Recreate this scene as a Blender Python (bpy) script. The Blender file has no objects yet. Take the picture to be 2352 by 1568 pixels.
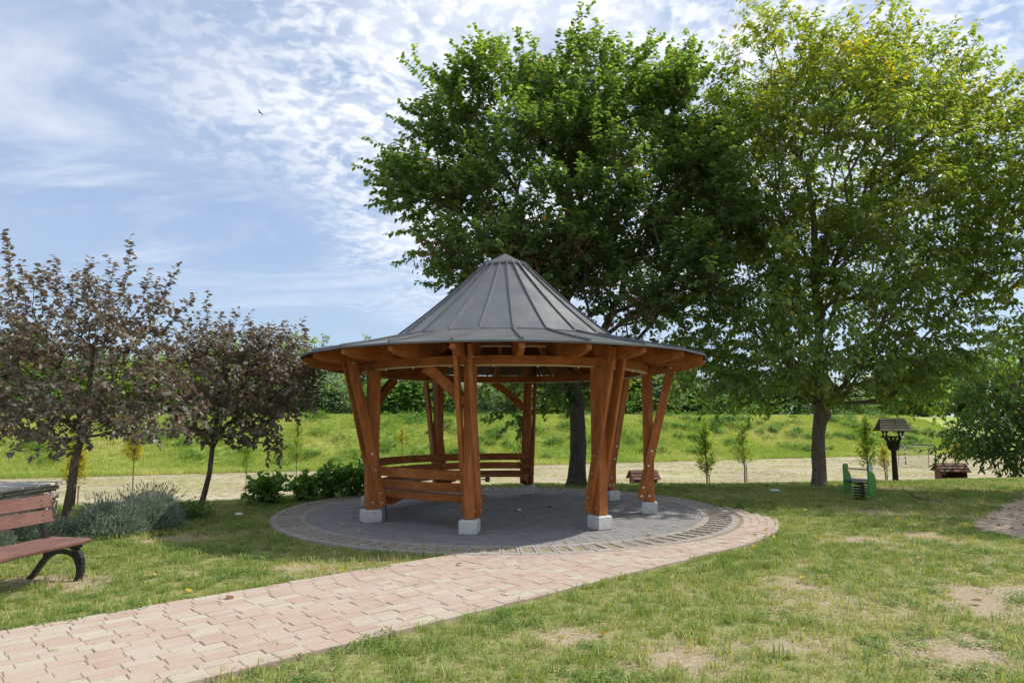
import bpy, math, random
import numpy as np
from mathutils import Vector, Matrix

PI = math.pi
random.seed(7)
rng = np.random.default_rng(11)
scene = bpy.context.scene
COL = scene.collection

# ------------------------------------------------------------------ camera
EYE, PITCH, FPX = 1.6, 0.1124, 1552.06
cam_data = bpy.data.cameras.new('camera')
cam_data.sensor_width = 36.0
cam_data.lens = FPX / 2352.0 * 36.0
cam_data.clip_end = 6000
cam = bpy.data.objects.new('camera', cam_data)
COL.objects.link(cam)
cam.location = (0, 0, EYE)
cam.rotation_euler = (PI / 2 + PITCH, 0, 0)
scene.camera = cam

# ------------------------------------------------------------------ sun, sky, exposure
SUN_EL = math.radians(52)
SUN_AZ = math.radians(19)           # measured from +X towards +Y
sun_dir = Vector((math.cos(SUN_EL) * math.cos(SUN_AZ), math.cos(SUN_EL) * math.sin(SUN_AZ), math.sin(SUN_EL)))
sd = bpy.data.lights.new('sun', 'SUN')
sd.energy = 2.7
sd.angle = math.radians(0.55)
sd.color = (1.0, 0.955, 0.88)
sun = bpy.data.objects.new('sun', sd)
COL.objects.link(sun)
sun.rotation_euler = (-sun_dir).to_track_quat('-Z', 'Y').to_euler()

world = bpy.data.worlds.new('World')
scene.world = world
world.use_nodes = True


def build_world():
    nt = world.node_tree
    nt.nodes.clear()
    N, L = nt.nodes.new, nt.links.new

    def math_(op, a, b=None, c=None, clamp=False):
        n = N('ShaderNodeMath'); n.operation = op; n.use_clamp = clamp
        for i, v in enumerate((a, b, c)):
            if v is None: continue
            if isinstance(v, (int, float)): n.inputs[i].default_value = v
            else: L(v, n.inputs[i])
        return n.outputs[0]

    def smooth(v, lo, hi):
        n = N('ShaderNodeMapRange'); n.interpolation_type = 'SMOOTHSTEP'
        L(v, n.inputs[0]); n.inputs[1].default_value = lo; n.inputs[2].default_value = hi
        return n.outputs[0]

    def noise(vec, scale, detail, rough, dist=0.0):
        n = N('ShaderNodeTexNoise'); L(vec, n.inputs['Vector'])
        n.inputs['Scale'].default_value = scale; n.inputs['Detail'].default_value = detail
        n.inputs['Roughness'].default_value = rough; n.inputs['Distortion'].default_value = dist
        return n.outputs['Fac']
    sky = N('ShaderNodeTexSky')
    sky.sky_type = 'NISHITA'; sky.sun_disc = False
    sky.sun_elevation = SUN_EL
    sky.sun_rotation = PI / 2 - SUN_AZ
    sky.air_density = 1.0; sky.dust_density = 0.5; sky.ozone_density = 1.2
    tc = N('ShaderNodeTexCoord')
    sep = N('ShaderNodeSeparateXYZ'); L(tc.outputs['Generated'], sep.inputs[0])
    zz = math_('ADD', math_('MAXIMUM', sep.outputs['Z'], 0.0), 0.16)
    u = math_('DIVIDE', sep.outputs['X'], zz)
    v = math_('DIVIDE', sep.outputs['Y'], zz)
    comb = N('ShaderNodeCombineXYZ'); L(u, comb.inputs[0]); L(v, comb.inputs[1])
    pl = comb.outputs[0]
    # a field of altocumulus over the middle and right, soft streaked veils on the left
    def shift(vec, o, rotz=0.0, sc=(1, 1, 1)):
        m = N('ShaderNodeMapping'); L(vec, m.inputs['Vector']); m.inputs['Location'].default_value = o
        m.inputs['Rotation'].default_value = (0, 0, rotz); m.inputs['Scale'].default_value = sc
        return m.outputs[0]
    big = noise(shift(pl, (3.1, 5.35, 0)), 0.8, 3.0, 0.55, 0.3)
    warp = N('ShaderNodeTexNoise'); L(pl, warp.inputs['Vector']); warp.inputs['Scale'].default_value = 3.0; warp.inputs['Detail'].default_value = 3
    wv = N('ShaderNodeVectorMath'); wv.operation = 'SCALE'; L(warp.outputs['Color'], wv.inputs[0]); wv.inputs['Scale'].default_value = 0.16
    wp = N('ShaderNodeVectorMath'); wp.operation = 'ADD'; L(pl, wp.inputs[0]); L(wv.outputs[0], wp.inputs[1])
    puffs = noise(wp.outputs[0], 23.0, 3.0, 0.55, 0.0)
    mid = noise(shift(pl, (0.7, 2.2, 0)), 2.6, 4.0, 0.6, 0.3)
    streak = noise(shift(pl, (0.35, 1.9, 0), 0.5, (0.8, 2.0, 1)), 0.95, 6.0, 0.58, 0.5)
    edge = math_('ADD', u, math_('MULTIPLY', math_('SUBTRACT', big, 0.5), 2.2))
    fmask = smooth(edge, -1.05, -0.15)
    fmask = math_('MULTIPLY', fmask, math_('SUBTRACT', 1.0, math_('MULTIPLY', smooth(edge, 0.55, 1.15), 0.55)))
    pf = smooth(math_('ADD', math_('MULTIPLY', puffs, 0.66), math_('MULTIPLY', mid, 0.48)), 0.40, 0.70)
    pf = math_('MAXIMUM', pf, math_('MULTIPLY', smooth(mid, 0.36, 0.60), 0.62))
    a1 = math_('MULTIPLY', pf, fmask)
    a2 = math_('MULTIPLY', smooth(streak, 0.44, 0.68), 0.62)
    a2 = math_('MULTIPLY', a2, math_('ADD', 0.55, math_('MULTIPLY', smooth(mid, 0.35, 0.62), 0.45)))
    veil = math_('MULTIPLY', smooth(big, 0.3, 0.75), 0.22)
    a = math_('MAXIMUM', math_('MAXIMUM', a1, a2), veil)
    fade = smooth(sep.outputs['Z'], 0.08, 0.26)
    a = math_('MULTIPLY', a, math_('ADD', math_('MULTIPLY', fade, 0.92), 0.06), clamp=True)
    mix = N('ShaderNodeMix'); mix.data_type = 'RGBA'
    L(a, mix.inputs['Factor'])
    tint = N('ShaderNodeMix'); tint.data_type = 'RGBA'; tint.inputs['Factor'].default_value = 0.6
    L(sky.outputs[0], tint.inputs['A']); tint.inputs['B'].default_value = (3.0, 3.9, 5.6, 1)
    L(tint.outputs['Result'], mix.inputs['A']); mix.inputs['B'].default_value = (6.9, 7.1, 7.4, 1)
    bg = N('ShaderNodeBackground'); L(mix.outputs['Result'], bg.inputs['Color'])
    bg.inputs['Strength'].default_value = 0.095
    out = N('ShaderNodeOutputWorld'); L(bg.outputs[0], out.inputs['Surface'])


build_world()
scene.view_settings.view_transform = 'Standard'
scene.view_settings.look = 'None'
scene.view_settings.exposure = 0.68
scene.view_settings.gamma = 1.0
scene.cycles.use_denoising = True
scene.cycles.max_bounces = 10
scene.cycles.diffuse_bounces = 8
scene.cycles.transmission_bounces = 8
scene.cycles.transparent_max_bounces = 6

# ------------------------------------------------------------------ helpers: tags and meshes


def tag(o, label=None, cat=None, group=None, kind=None):
    if label: o['label'] = label
    if cat: o['category'] = cat
    if group: o['group'] = group
    if kind: o['kind'] = kind
    return o


def empty(name, loc=(0, 0, 0), rz=0.0):
    o = bpy.data.objects.new(name, None)
    o.empty_display_size = 0.1
    COL.objects.link(o)
    o.location = loc; o.rotation_euler = (0, 0, rz)
    return o


def link(name, me, parent=None, loc=(0, 0, 0)):
    o = bpy.data.objects.new(name, me)
    COL.objects.link(o)
    o.location = loc
    if parent is not None: o.parent = parent
    return o


def mesh_np(name, verts, quads, mat, rnd=None, smooth=False, extra=None):
    """verts (n,3), quads (m,3|4) ints; rnd = per-face float attribute"""
    verts = np.asarray(verts, np.float32); quads = np.asarray(quads, np.int32)
    me = bpy.data.meshes.new(name)
    k = quads.shape[1]; m = len(quads)
    me.vertices.add(len(verts)); me.vertices.foreach_set('co', verts.ravel())
    me.loops.add(m * k); me.loops.foreach_set('vertex_index', quads.ravel())
    me.polygons.add(m)
    me.polygons.foreach_set('loop_start', np.arange(0, m * k, k, dtype=np.int32))
    me.polygons.foreach_set('loop_total', np.full(m, k, np.int32))
    if smooth: me.polygons.foreach_set('use_smooth', np.ones(m, bool))
    if rnd is not None:
        at = me.attributes.new('rnd', 'FLOAT', 'FACE'); at.data.foreach_set('value', np.asarray(rnd, np.float32))
    if extra:
        for nm, arr in extra.items():
            at = me.attributes.new(nm, 'FLOAT', 'POINT'); at.data.foreach_set('value', np.asarray(arr, np.float32))
    if mat: me.materials.append(mat)
    me.update(calc_edges=True)
    me.validate()
    return me


class MB:
    """collects shapes for one mesh"""

    def __init__(self):
        self.v = []; self.f = []; self.r = []

    def poly(self, pts, faces, r=0.5):
        b = len(self.v)
        self.v += [tuple(p) for p in pts]
        self.f += [tuple(b + i for i in fc) for fc in faces]
        self.r += [r] * len(faces)

    def hexa(self, bot, top, r=0.5):
        """two rings of n points joined as a closed solid"""
        n = len(bot)
        faces = [tuple(range(n - 1, -1, -1)), tuple(range(n, 2 * n))]
        faces += [(i, (i + 1) % n, n + (i + 1) % n, n + i) for i in range(n)]
        self.poly(list(bot) + list(top), faces, r)

    def box(self, c, s, rot=None, r=0.5, ch=0.0):
        sx, sy, sz = s[0] / 2, s[1] / 2, s[2] / 2
        if ch > 0:
            def ring(z, i):
                return [(sx - i, -sy + i, z), (sx - i, sy - i, z), (-sx + i, sy - i, z), (-sx + i, -sy + i, z)]
            rings = [ring(-sz, ch), ring(-sz + ch, 0), ring(sz - ch, 0), ring(sz, ch)]
            pts = [p for rg in rings for p in rg]
            faces = [(3, 2, 1, 0), (12, 13, 14, 15)]
            for k in range(3):
                for i in range(4):
                    faces.append((4 * k + i, 4 * k + (i + 1) % 4, 4 * k + 4 + (i + 1) % 4, 4 * k + 4 + i))
        else:
            pts = [(-sx, -sy, -sz), (sx, -sy, -sz), (sx, sy, -sz), (-sx, sy, -sz), (-sx, -sy, sz), (sx, -sy, sz), (sx, sy, sz), (-sx, sy, sz)]
            faces = [(3, 2, 1, 0), (4, 5, 6, 7), (0, 1, 5, 4), (1, 2, 6, 5), (2, 3, 7, 6), (3, 0, 4, 7)]
        M = rot if rot is not None else Matrix.Identity(3)
        c = Vector(c)
        self.poly([c + M @ Vector(p) for p in pts], faces, r)

    def beam(self, a, b, w, h, up=(0, 0, 1), ch=0.006, r=0.5):
        a, b = Vector(a), Vector(b)
        z = (b - a); ln = z.length; z.normalize()
        x = Vector(up).cross(z)
        if x.length < 1e-4: x = Vector((1, 0, 0)).cross(z)
        x.normalize(); y = z.cross(x)
        M = Matrix((x, y, z)).transposed()
        self.box((a + b) / 2, (w, h, ln), M, r, ch)

    def tube(self, path, rad, n=8, caps=True, r=0.5):
        P = [Vector(p) for p in path]
        R = rad if isinstance(rad, (list, tuple)) else [rad] * len(P)
        b = len(self.v); prev = None
        for i, p in enumerate(P):
            t = (P[min(i + 1, len(P) - 1)] - P[max(i - 1, 0)]).normalized()
            if prev is None:
                x = t.orthogonal().normalized()
            else:
                x = (prev - t * prev.dot(t)).normalized()
            prev = x; y = t.cross(x)
            for k in range(n):
                a = 2 * PI * k / n
                self.v.append(tuple(p + (x * math.cos(a) + y * math.sin(a)) * R[i]))
        for i in range(len(P) - 1):
            for k in range(n):
                self.f.append((b + i * n + k, b + i * n + (k + 1) % n, b + (i + 1) * n + (k + 1) % n, b + (i + 1) * n + k)); self.r.append(r)
        if caps:
            self.f.append(tuple(b + k for k in range(n - 1, -1, -1))); self.r.append(r)
            e = b + (len(P) - 1) * n
            self.f.append(tuple(e + k for k in range(n))); self.r.append(r)

    def prism(self, prof, frame, t0, t1, r=0.5):
        """2D profile (a,b) extruded from t0 to t1; frame(a,b,t) -> point"""
        self.hexa([frame(a, b, t0) for a, b in prof], [frame(a, b, t1) for a, b in prof], r)

    def mesh(self, name, mat, smooth=False):
        me = bpy.data.meshes.new(name)
        me.from_pydata(self.v, [], self.f)
        at = me.attributes.new('rnd', 'FLOAT', 'FACE'); at.data.foreach_set('value', np.asarray(self.r, np.float32))
        if mat: me.materials.append(mat)
        if smooth: me.polygons.foreach_set('use_smooth', np.ones(len(self.f), bool))
        me.update()
        return me

    def build(self, name, mat, parent=None, loc=(0, 0, 0), smooth=False):
        return link(name, self.mesh(name, mat, smooth), parent, loc)


def bezier(p0, p1, p2, n):
    p0, p1, p2 = Vector(p0), Vector(p1), Vector(p2)
    return [p0 * (1 - t) ** 2 + p1 * 2 * t * (1 - t) + p2 * t * t for t in [i / n for i in range(n + 1)]]


# value noise
_LAT = np.random.default_rng(5).random((256, 256))


def vnoise(x, y, seed=0):
    x = np.asarray(x, float) + seed * 17.31; y = np.asarray(y, float) + seed * 9.77
    xi = np.floor(x).astype(int); yi = np.floor(y).astype(int)
    fx = x - xi; fy = y - yi
    fx = fx * fx * (3 - 2 * fx); fy = fy * fy * (3 - 2 * fy)
    a = _LAT[xi % 256, yi % 256]; b = _LAT[(xi + 1) % 256, yi % 256]
    c = _LAT[xi % 256, (yi + 1) % 256]; d = _LAT[(xi + 1) % 256, (yi + 1) % 256]
    return (a * (1 - fx) + b * fx) * (1 - fy) + (c * (1 - fx) + d * fx) * fy


def fbm(x, y, scale, oct=4, seed=0, rough=0.5):
    s = 0; amp = 1; tot = 0
    for i in range(oct):
        s = s + amp * vnoise(np.asarray(x) * scale * 2 ** i, np.asarray(y) * scale * 2 ** i, seed + i)
        tot += amp; amp *= rough
    return s / tot


def sstep(x, lo, hi):
    t = np.clip((np.asarray(x, float) - lo) / (hi - lo), 0, 1)
    return t * t * (3 - 2 * t)


# survey helper: the point seen at photo position (2352 px wide scale) at distance Y
_c, _s = math.cos(PITCH), math.sin(PITCH)


def at(vx, vy, Y):
    dx = (vx - 1176) / FPX; dv = (784 - vy) / FPX
    ry = _c - dv * _s; rz = _s + dv * _c
    return Vector((dx * Y / ry, Y, EYE + rz * Y / ry))


# ------------------------------------------------------------------ materials
MATS = {}


class NT:
    def __init__(self, name):
        self.m = bpy.data.materials.new(name); self.m.use_nodes = True
        self.nt = self.m.node_tree; self.nt.nodes.clear()
        self.out = self.nt.nodes.new('ShaderNodeOutputMaterial')
        MATS[name] = self.m

    def n(self, t, **kw):
        nd = self.nt.nodes.new(t)
        for k, v in kw.items(): setattr(nd, k, v)
        return nd

    def put(self, sock, v):
        if isinstance(v, (int, float)): sock.default_value = v
        elif isinstance(v, (tuple, list)):
            sock.default_value = tuple(v) + ((1,) if len(v) == 3 and sock.type == 'RGBA' else ())
        else: self.nt.links.new(v, sock)

    def coord(self, scale=(1, 1, 1), kind='Object'):
        tc = self.n('ShaderNodeTexCoord'); mp = self.n('ShaderNodeMapping')
        self.put(mp.inputs['Vector'], tc.outputs[kind]); mp.inputs['Scale'].default_value = scale
        return mp.outputs[0]

    def pos(self, scale=(1, 1, 1)):
        g = self.n('ShaderNodeNewGeometry'); mp = self.n('ShaderNodeMapping')
        self.put(mp.inputs['Vector'], g.outputs['Position']); mp.inputs['Scale'].default_value = scale
        return mp.outputs[0]

    def noise(self, vec, scale=5, detail=4, rough=0.55, dist=0.0):
        nd = self.n('ShaderNodeTexNoise'); self.put(nd.inputs['Vector'], vec)
        nd.inputs['Scale'].default_value = scale; nd.inputs['Detail'].default_value = detail
        nd.inputs['Roughness'].default_value = rough; nd.inputs['Distortion'].default_value = dist
        return nd.outputs['Fac']

    def ramp(self, fac, stops):
        nd = self.n('ShaderNodeValToRGB'); self.put(nd.inputs[0], fac)
        cr = nd.color_ramp
        while len(cr.elements) < len(stops): cr.elements.new(0.5)
        for e, (p, c) in zip(cr.elements, stops):
            e.position = p; e.color = tuple(c) + ((1,) if len(c) == 3 else ())
        return nd.outputs[0]

    def math(self, op, a, b=0.0, clamp=False):
        nd = self.n('ShaderNodeMath', operation=op, use_clamp=clamp)
        self.put(nd.inputs[0], a); self.put(nd.inputs[1], b)
        return nd.outputs[0]

    def mix(self, fac, a, b, blend='MIX'):
        nd = self.n('ShaderNodeMix', data_type='RGBA', blend_type=blend)
        self.put(nd.inputs['Factor'], fac); self.put(nd.inputs['A'], a); self.put(nd.inputs['B'], b)
        return nd.outputs['Result']

    def attr(self, name, kind='GEOMETRY'):
        nd = self.n('ShaderNodeAttribute', attribute_name=name, attribute_type=kind)
        return nd.outputs['Fac']

    def bump(self, h, strength=0.3, dist=0.01):
        nd = self.n('ShaderNodeBump'); self.put(nd.inputs['Height'], h)
        nd.inputs['Strength'].default_value = strength; nd.inputs['Distance'].default_value = dist
        return nd.outputs[0]

    def bsdf(self, color, rough=0.7, metal=0.0, normal=None, spec=0.5):
        b = self.n('ShaderNodeBsdfPrincipled')
        self.put(b.inputs['Base Color'], color); self.put(b.inputs['Roughness'], rough)
        self.put(b.inputs['Metallic'], metal); b.inputs['Specular IOR Level'].default_value = spec
        if normal is not None: self.put(b.inputs['Normal'], normal)
        return b.outputs[0]

    def finish(self, sh):
        self.nt.links.new(sh, self.out.inputs['Surface'])
        return self.m


def m_wood(name, dark, light, grain=(1, 1, 1), rough=0.55, gs=14.0):
    t = NT(name)
    oi = t.n('ShaderNodeObjectInfo')
    base = t.coord(grain)
    add = t.n('ShaderNodeVectorMath', operation='ADD'); t.put(add.inputs[0], base)
    sc = t.n('ShaderNodeVectorMath', operation='SCALE'); sc.inputs[0].default_value = (31, 17, 23); t.put(sc.inputs['Scale'], oi.outputs['Random'])
    t.put(add.inputs[1], sc.outputs[0])
    v = add.outputs[0]
    g = t.noise(v, gs, 5, 0.6, 0.6)
    big = t.noise(v, gs * 0.22, 3, 0.5, 0.8)
    f = t.math('ADD', t.math('MULTIPLY', g, 0.6), t.math('MULTIPLY', big, 0.4))
    fine = t.noise(v, gs * 5, 3, 0.7, 0.3)
    f = t.math('ADD', t.math('MULTIPLY', f, 0.72), t.math('MULTIPLY', fine, 0.28))
    c = t.ramp(f, [(0.34, tuple(x * 0.8 for x in dark)), (0.43, dark), (0.60, light)])
    c = t.mix(t.math('MULTIPLY', oi.outputs['Random'], 0.30), c, dark)
    vo = t.n('ShaderNodeTexVoronoi'); t.put(vo.inputs['Vector'], v); vo.inputs['Scale'].default_value = gs * 0.42
    c = t.mix(t.ramp(vo.outputs['Distance'], [(0.07, (0.75, 0.75, 0.75)), (0.17, (0, 0, 0))]), c, tuple(x * 0.35 for x in dark))
    fade = t.noise(t.pos((1, 1, 0.5)), 3.1, 4, 0.65)
    c = t.mix(t.ramp(fade, [(0.50, (0, 0, 0)), (0.72, (0.38, 0.38, 0.38))]), c, tuple(min(1, x * 1.25 + 0.05) for x in light))
    blot = t.noise(t.pos(), 1.7, 3, 0.6)
    c = t.mix(t.ramp(blot, [(0.45, (0, 0, 0)), (0.75, (0.35, 0.35, 0.35))]), c, tuple(x * 0.55 for x in dark))
    return t.finish(t.bsdf(c, rough, normal=t.bump(g, 0.25, 0.004), spec=0.25))


# timber with grain along z, along the bent bay, radially: noise is squeezed along the length
m_wood('stain_post', (0.25, 0.078, 0.018), (0.52, 0.185, 0.045), (6, 6, 0.5), 0.62, 5)
m_wood('stain_shaded', (0.060, 0.019, 0.007), (0.12, 0.040, 0.014), (1.2, 1.2, 7), 0.75, 5)  # beam stain darkened: shade under the roof painted into the boarding colour
m_wood('stain_beam', (0.24, 0.075, 0.018), (0.48, 0.168, 0.042), (1.2, 1.2, 7), 0.72, 5)
m_wood('bench_paint', (0.165, 0.080, 0.062), (0.245, 0.132, 0.105), (9, 0.9, 9), 0.5, 5)
m_wood('hut_wood', (0.10, 0.042, 0.025), (0.20, 0.095, 0.06), (1, 6, 6), 0.75, 4)
m_wood('feeder_wood', (0.022, 0.019, 0.013), (0.06, 0.052, 0.036), (6, 6, 0.8), 0.8, 5)
m_wood('feeder_slat', (0.11, 0.10, 0.08), (0.24, 0.22, 0.18), (0.8, 6, 6), 0.8, 5)
m_wood('stake_wood', (0.16, 0.11, 0.07), (0.28, 0.21, 0.14), (6, 6, 0.8), 0.8, 5)


def m_simple(name, col, rough=0.6, metal=0.0, var=0.25, scale=9, bump=0.15, spec=0.5):
    t = NT(name)
    v = t.pos()
    n1 = t.noise(v, scale, 5, 0.6)
    c = t.ramp(n1, [(0.3, tuple(x * (1 - var) for x in col)), (0.7, tuple(min(1, x * (1 + var)) for x in col))])
    return t.finish(t.bsdf(c, rough, metal, t.bump(n1, bump, 0.004), spec))


m_simple('pale_wood', (0.62, 0.52, 0.30), 0.7, var=0.12)


def m_footing():
    t = NT('footing')
    v = t.pos(); n1 = t.noise(v, 14, 5, 0.65); n2 = t.noise(v, 34, 4, 0.7)
    c = t.ramp(n1, [(0.3, (0.50, 0.49, 0.46)), (0.7, (0.63, 0.62, 0.59))])
    sp = t.n('ShaderNodeSeparateXYZ'); t.put(sp.inputs[0], v)
    hgt = t.math('SUBTRACT', 1.0, t.math('MULTIPLY', sp.outputs['Z'], 6.5), clamp=True)
    st = t.math('MULTIPLY', t.ramp(n2, [(0.38, (0, 0, 0)), (0.62, (1, 1, 1))]), hgt)
    c = t.mix(t.math('MULTIPLY', st, 0.8), c, (0.23, 0.19, 0.14))
    return t.finish(t.bsdf(c, 0.9, 0, t.bump(n2, 0.4, 0.004), 0.2))


m_footing()
m_simple('steel', (0.62, 0.62, 0.62), 0.35, 0.9, var=0.1)
m_simple('cast_iron', (0.018, 0.018, 0.021), 0.42, 0.0, var=0.3, scale=40)
m_simple('black_plastic', (0.012, 0.012, 0.012), 0.5, var=0.1)
m_simple('rubber', (0.02, 0.02, 0.02), 0.7, var=0.1)
m_simple('rider_green', (0.045, 0.235, 0.03), 0.35, var=0.14, scale=6, bump=0.02)
m_simple('rider_white', (0.72, 0.72, 0.70), 0.5, var=0.05)
m_simple('rider_seat', (0.22, 0.22, 0.24), 0.4, var=0.1)
m_simple('goal_white', (0.75, 0.75, 0.74), 0.5, var=0.06)
m_simple('goal_dark', (0.06, 0.03, 0.035), 0.5, var=0.1)
m_simple('net', (0.30, 0.31, 0.26), 0.9, var=0.1)
m_simple('paper', (0.78, 0.78, 0.76), 0.8, var=0.06)
m_simple('bottle', (0.62, 0.68, 0.68), 0.25, var=0.1)
m_simple('bird', (0.03, 0.028, 0.025), 0.8, var=0.2)
m_simple('cap_stone', (0.60, 0.55, 0.47), 0.9, var=0.2, scale=8, bump=0.4)
m_simple('mortar', (0.30, 0.25, 0.18), 0.95, var=0.25, scale=20, bump=0.6)
m_simple('bedding', (0.27, 0.215, 0.15), 0.95, var=0.35, scale=30, bump=0.4)
m_simple('bedding_dark', (0.19, 0.18, 0.165), 0.95, var=0.3, scale=30, bump=0.4)


def m_roof():
    t = NT('roof_metal')
    v = t.pos()
    n1 = t.noise(v, 2.3, 5, 0.6)
    n2 = t.noise(v, 45, 3, 0.6)
    sp = t.noise(v, 160, 1, 0.5)
    c = t.ramp(n1, [(0.3, (0.088, 0.094, 0.099)), (0.72, (0.128, 0.136, 0.141))])
    c = t.mix(t.ramp(n2, [(0.60, (0, 0, 0)), (0.75, (0.25, 0.25, 0.25))]), c, (0.22, 0.21, 0.19))
    c = t.mix(t.ramp(sp, [(0.72, (0, 0, 0)), (0.76, (0.6, 0.6, 0.6))]), c, (0.30, 0.27, 0.20))
    dust = t.noise(t.pos((1, 1, 0.35)), 7.5, 5, 0.7, 0.4)
    c = t.mix(t.ramp(dust, [(0.50, (0, 0, 0)), (0.80, (0.22, 0.22, 0.22))]), c, (0.25, 0.245, 0.23))
    r = t.ramp(n1, [(0.3, (0.34,) * 3), (0.7, (0.5,) * 3)])
    wob = t.noise(v, 1.6, 2, 0.5)
    return t.finish(t.bsdf(c, r, 0.0, t.bump(wob, 0.25, 0.06), 0.6))


m_roof()


def m_attr_ramp(name, stops, rough=0.85, grit=60, bump=0.4, gritamt=0.25, spec=0.3, dust=None):
    t = NT(name)
    c = t.ramp(t.attr('rnd'), stops)
    v = t.pos()
    g = t.noise(v, grit, 4, 0.7)
    g2 = t.noise(v, 3.0, 4, 0.6)
    c = t.mix(gritamt, c, t.ramp(g, [(0.3, (0.25,) * 3), (0.7, (0.78,) * 3)]), 'OVERLAY')
    if dust:
        c = t.mix(t.ramp(g2, [(0.40, (0, 0, 0)), (0.72, (0.55, 0.55, 0.55))]), c, dust)
    return t.finish(t.bsdf(c, rough, 0, t.bump(g, bump, 0.003), spec))


m_attr_ramp('path_brick', [(0.0, (0.408, 0.294, 0.23)), (0.35, (0.438, 0.33, 0.261)), (0.55, (0.429, 0.341, 0.271)), (0.72, (0.444, 0.378, 0.295)), (1.0, (0.465, 0.417, 0.307))], dust=(0.48, 0.40, 0.33))
m_attr_ramp('dark_paver', [(0.0, (0.217, 0.21, 0.206)), (0.5, (0.237, 0.231, 0.226)), (1.0, (0.263, 0.253, 0.241))], dust=(0.32, 0.305, 0.28))
m_attr_ramp('grid_block', [(0.0, (0.295, 0.267, 0.238)), (1.0, (0.377, 0.344, 0.307))], dust=(0.36, 0.305, 0.23))
m_attr_ramp('pebble', [(0.0, (0.36, 0.27, 0.15)), (0.5, (0.58, 0.47, 0.29)), (0.85, (0.70, 0.60, 0.40)), (1.0, (0.76, 0.72, 0.64))], grit=90)
m_attr_ramp('wall_stone', [(0.0, (0.38, 0.33, 0.24)), (0.5, (0.50, 0.45, 0.34)), (1.0, (0.62, 0.58, 0.49))], grit=25, bump=0.8)


def m_leaf(name, stops, trans, tf=0.35, rough=0.45, spec=0.4, under=None):
    t = NT(name)
    c = t.ramp(t.attr('rnd'), stops)
    if under:
        g = t.n('ShaderNodeNewGeometry')
        c2 = t.mix(t.math('MULTIPLY', g.outputs['Backfacing'], 0.6), c, under)
    else: c2 = c
    b = t.bsdf(c2, rough, 0, None, spec)
    tr = t.n('ShaderNodeBsdfTranslucent')
    t.put(tr.inputs['Color'], t.mix(1.0, c, trans, 'MULTIPLY'))
    mx = t.n('ShaderNodeMixShader'); mx.inputs[0].default_value = tf
    t.nt.links.new(b, mx.inputs[1]); t.nt.links.new(tr.outputs[0], mx.inputs[2])
    return t.finish(mx.outputs[0])


m_leaf('lime_leaf', [(0.0, (0.071, 0.113, 0.056)), (0.5, (0.115, 0.179, 0.071)), (0.85, (0.176, 0.251, 0.074)), (0.985, (0.253, 0.31, 0.074)), (1.0, (0.421, 0.185, 0.043))], (2.6, 2.7, 0.7), 0.42, 0.42, 0.5)
m_leaf('walnut_leaf', [(0.0, (0.093, 0.147, 0.052)), (0.5, (0.149, 0.214, 0.058)), (0.82, (0.215, 0.271, 0.061)), (0.95, (0.311, 0.311, 0.064)), (1.0, (0.503, 0.306, 0.035))], (2.7, 2.7, 0.7), 0.44, 0.42, 0.5)
m_leaf('ash_leaf', [(0.0, (0.038, 0.076, 0.027)), (0.6, (0.068, 0.128, 0.036)), (1.0, (0.093, 0.145, 0.032))], (3.0, 3.2, 0.8), 0.36)
m_leaf('plum_leaf', [(0.0, (0.101, 0.098, 0.08)), (0.5, (0.181, 0.174, 0.133)), (0.82, (0.253, 0.222, 0.163)), (0.95, (0.231, 0.265, 0.15)), (1.0, (0.405, 0.095, 0.084))], (2.0, 1.2, 0.8), 0.24, 0.45, 0.5, (0.33, 0.31, 0.27))
m_leaf('laurel_leaf', [(0.0, (0.083, 0.171, 0.041)), (0.6, (0.141, 0.271, 0.056)), (1.0, (0.25, 0.389, 0.09))], (2.4, 2.6, 0.8), 0.26, 0.42, 0.4)
m_leaf('bright_shrub_leaf', [(0.0, (0.05, 0.13, 0.012)), (1.0, (0.13, 0.24, 0.025))], (2.4, 2.4, 0.7), 0.3)
m_leaf('lavender_leaf', [(0.0, (0.163, 0.206, 0.156)), (0.6, (0.275, 0.325, 0.256)), (0.9, (0.413, 0.45, 0.362)), (1.0, (0.163, 0.131, 0.131))], (1.6, 1.7, 1.3), 0.25, 0.7, 0.2)
m_leaf('sapling_leaf', [(0.0, (0.088, 0.175, 0.022)), (0.6, (0.175, 0.263, 0.031)), (1.0, (0.35, 0.375, 0.044))], (2.2, 2.2, 0.6), 0.42)
m_leaf('sapling_yellow', [(0.0, (0.26, 0.26, 0.02)), (0.6, (0.42, 0.38, 0.025)), (1.0, (0.50, 0.36, 0.03))], (1.7, 1.7, 0.6), 0.42)
m_leaf('wood_leaf_green', [(0.0, (0.055, 0.124, 0.033)), (0.5, (0.11, 0.211, 0.048)), (1.0, (0.229, 0.338, 0.073))], (2.6, 2.6, 0.8), 0.32)
m_leaf('wood_leaf_dark', [(0.0, (0.043, 0.098, 0.039)), (0.5, (0.082, 0.16, 0.055)), (1.0, (0.166, 0.254, 0.088))], (2.4, 2.5, 0.9), 0.28)
m_leaf('wood_leaf_silver', [(0.0, (0.11, 0.165, 0.091)), (0.5, (0.201, 0.275, 0.156)), (1.0, (0.366, 0.429, 0.275))], (2.0, 2.1, 1.0), 0.28)
m_leaf('wood_leaf_bright', [(0.0, (0.111, 0.19, 0.035)), (0.5, (0.206, 0.293, 0.051)), (1.0, (0.333, 0.405, 0.079))], (2.4, 2.3, 0.7), 0.34)
m_leaf('weed_leaf', [(0.0, (0.056, 0.131, 0.025)), (0.6, (0.106, 0.213, 0.035)), (1.0, (0.175, 0.281, 0.05))], (2.2, 2.3, 0.7), 0.3)
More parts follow.
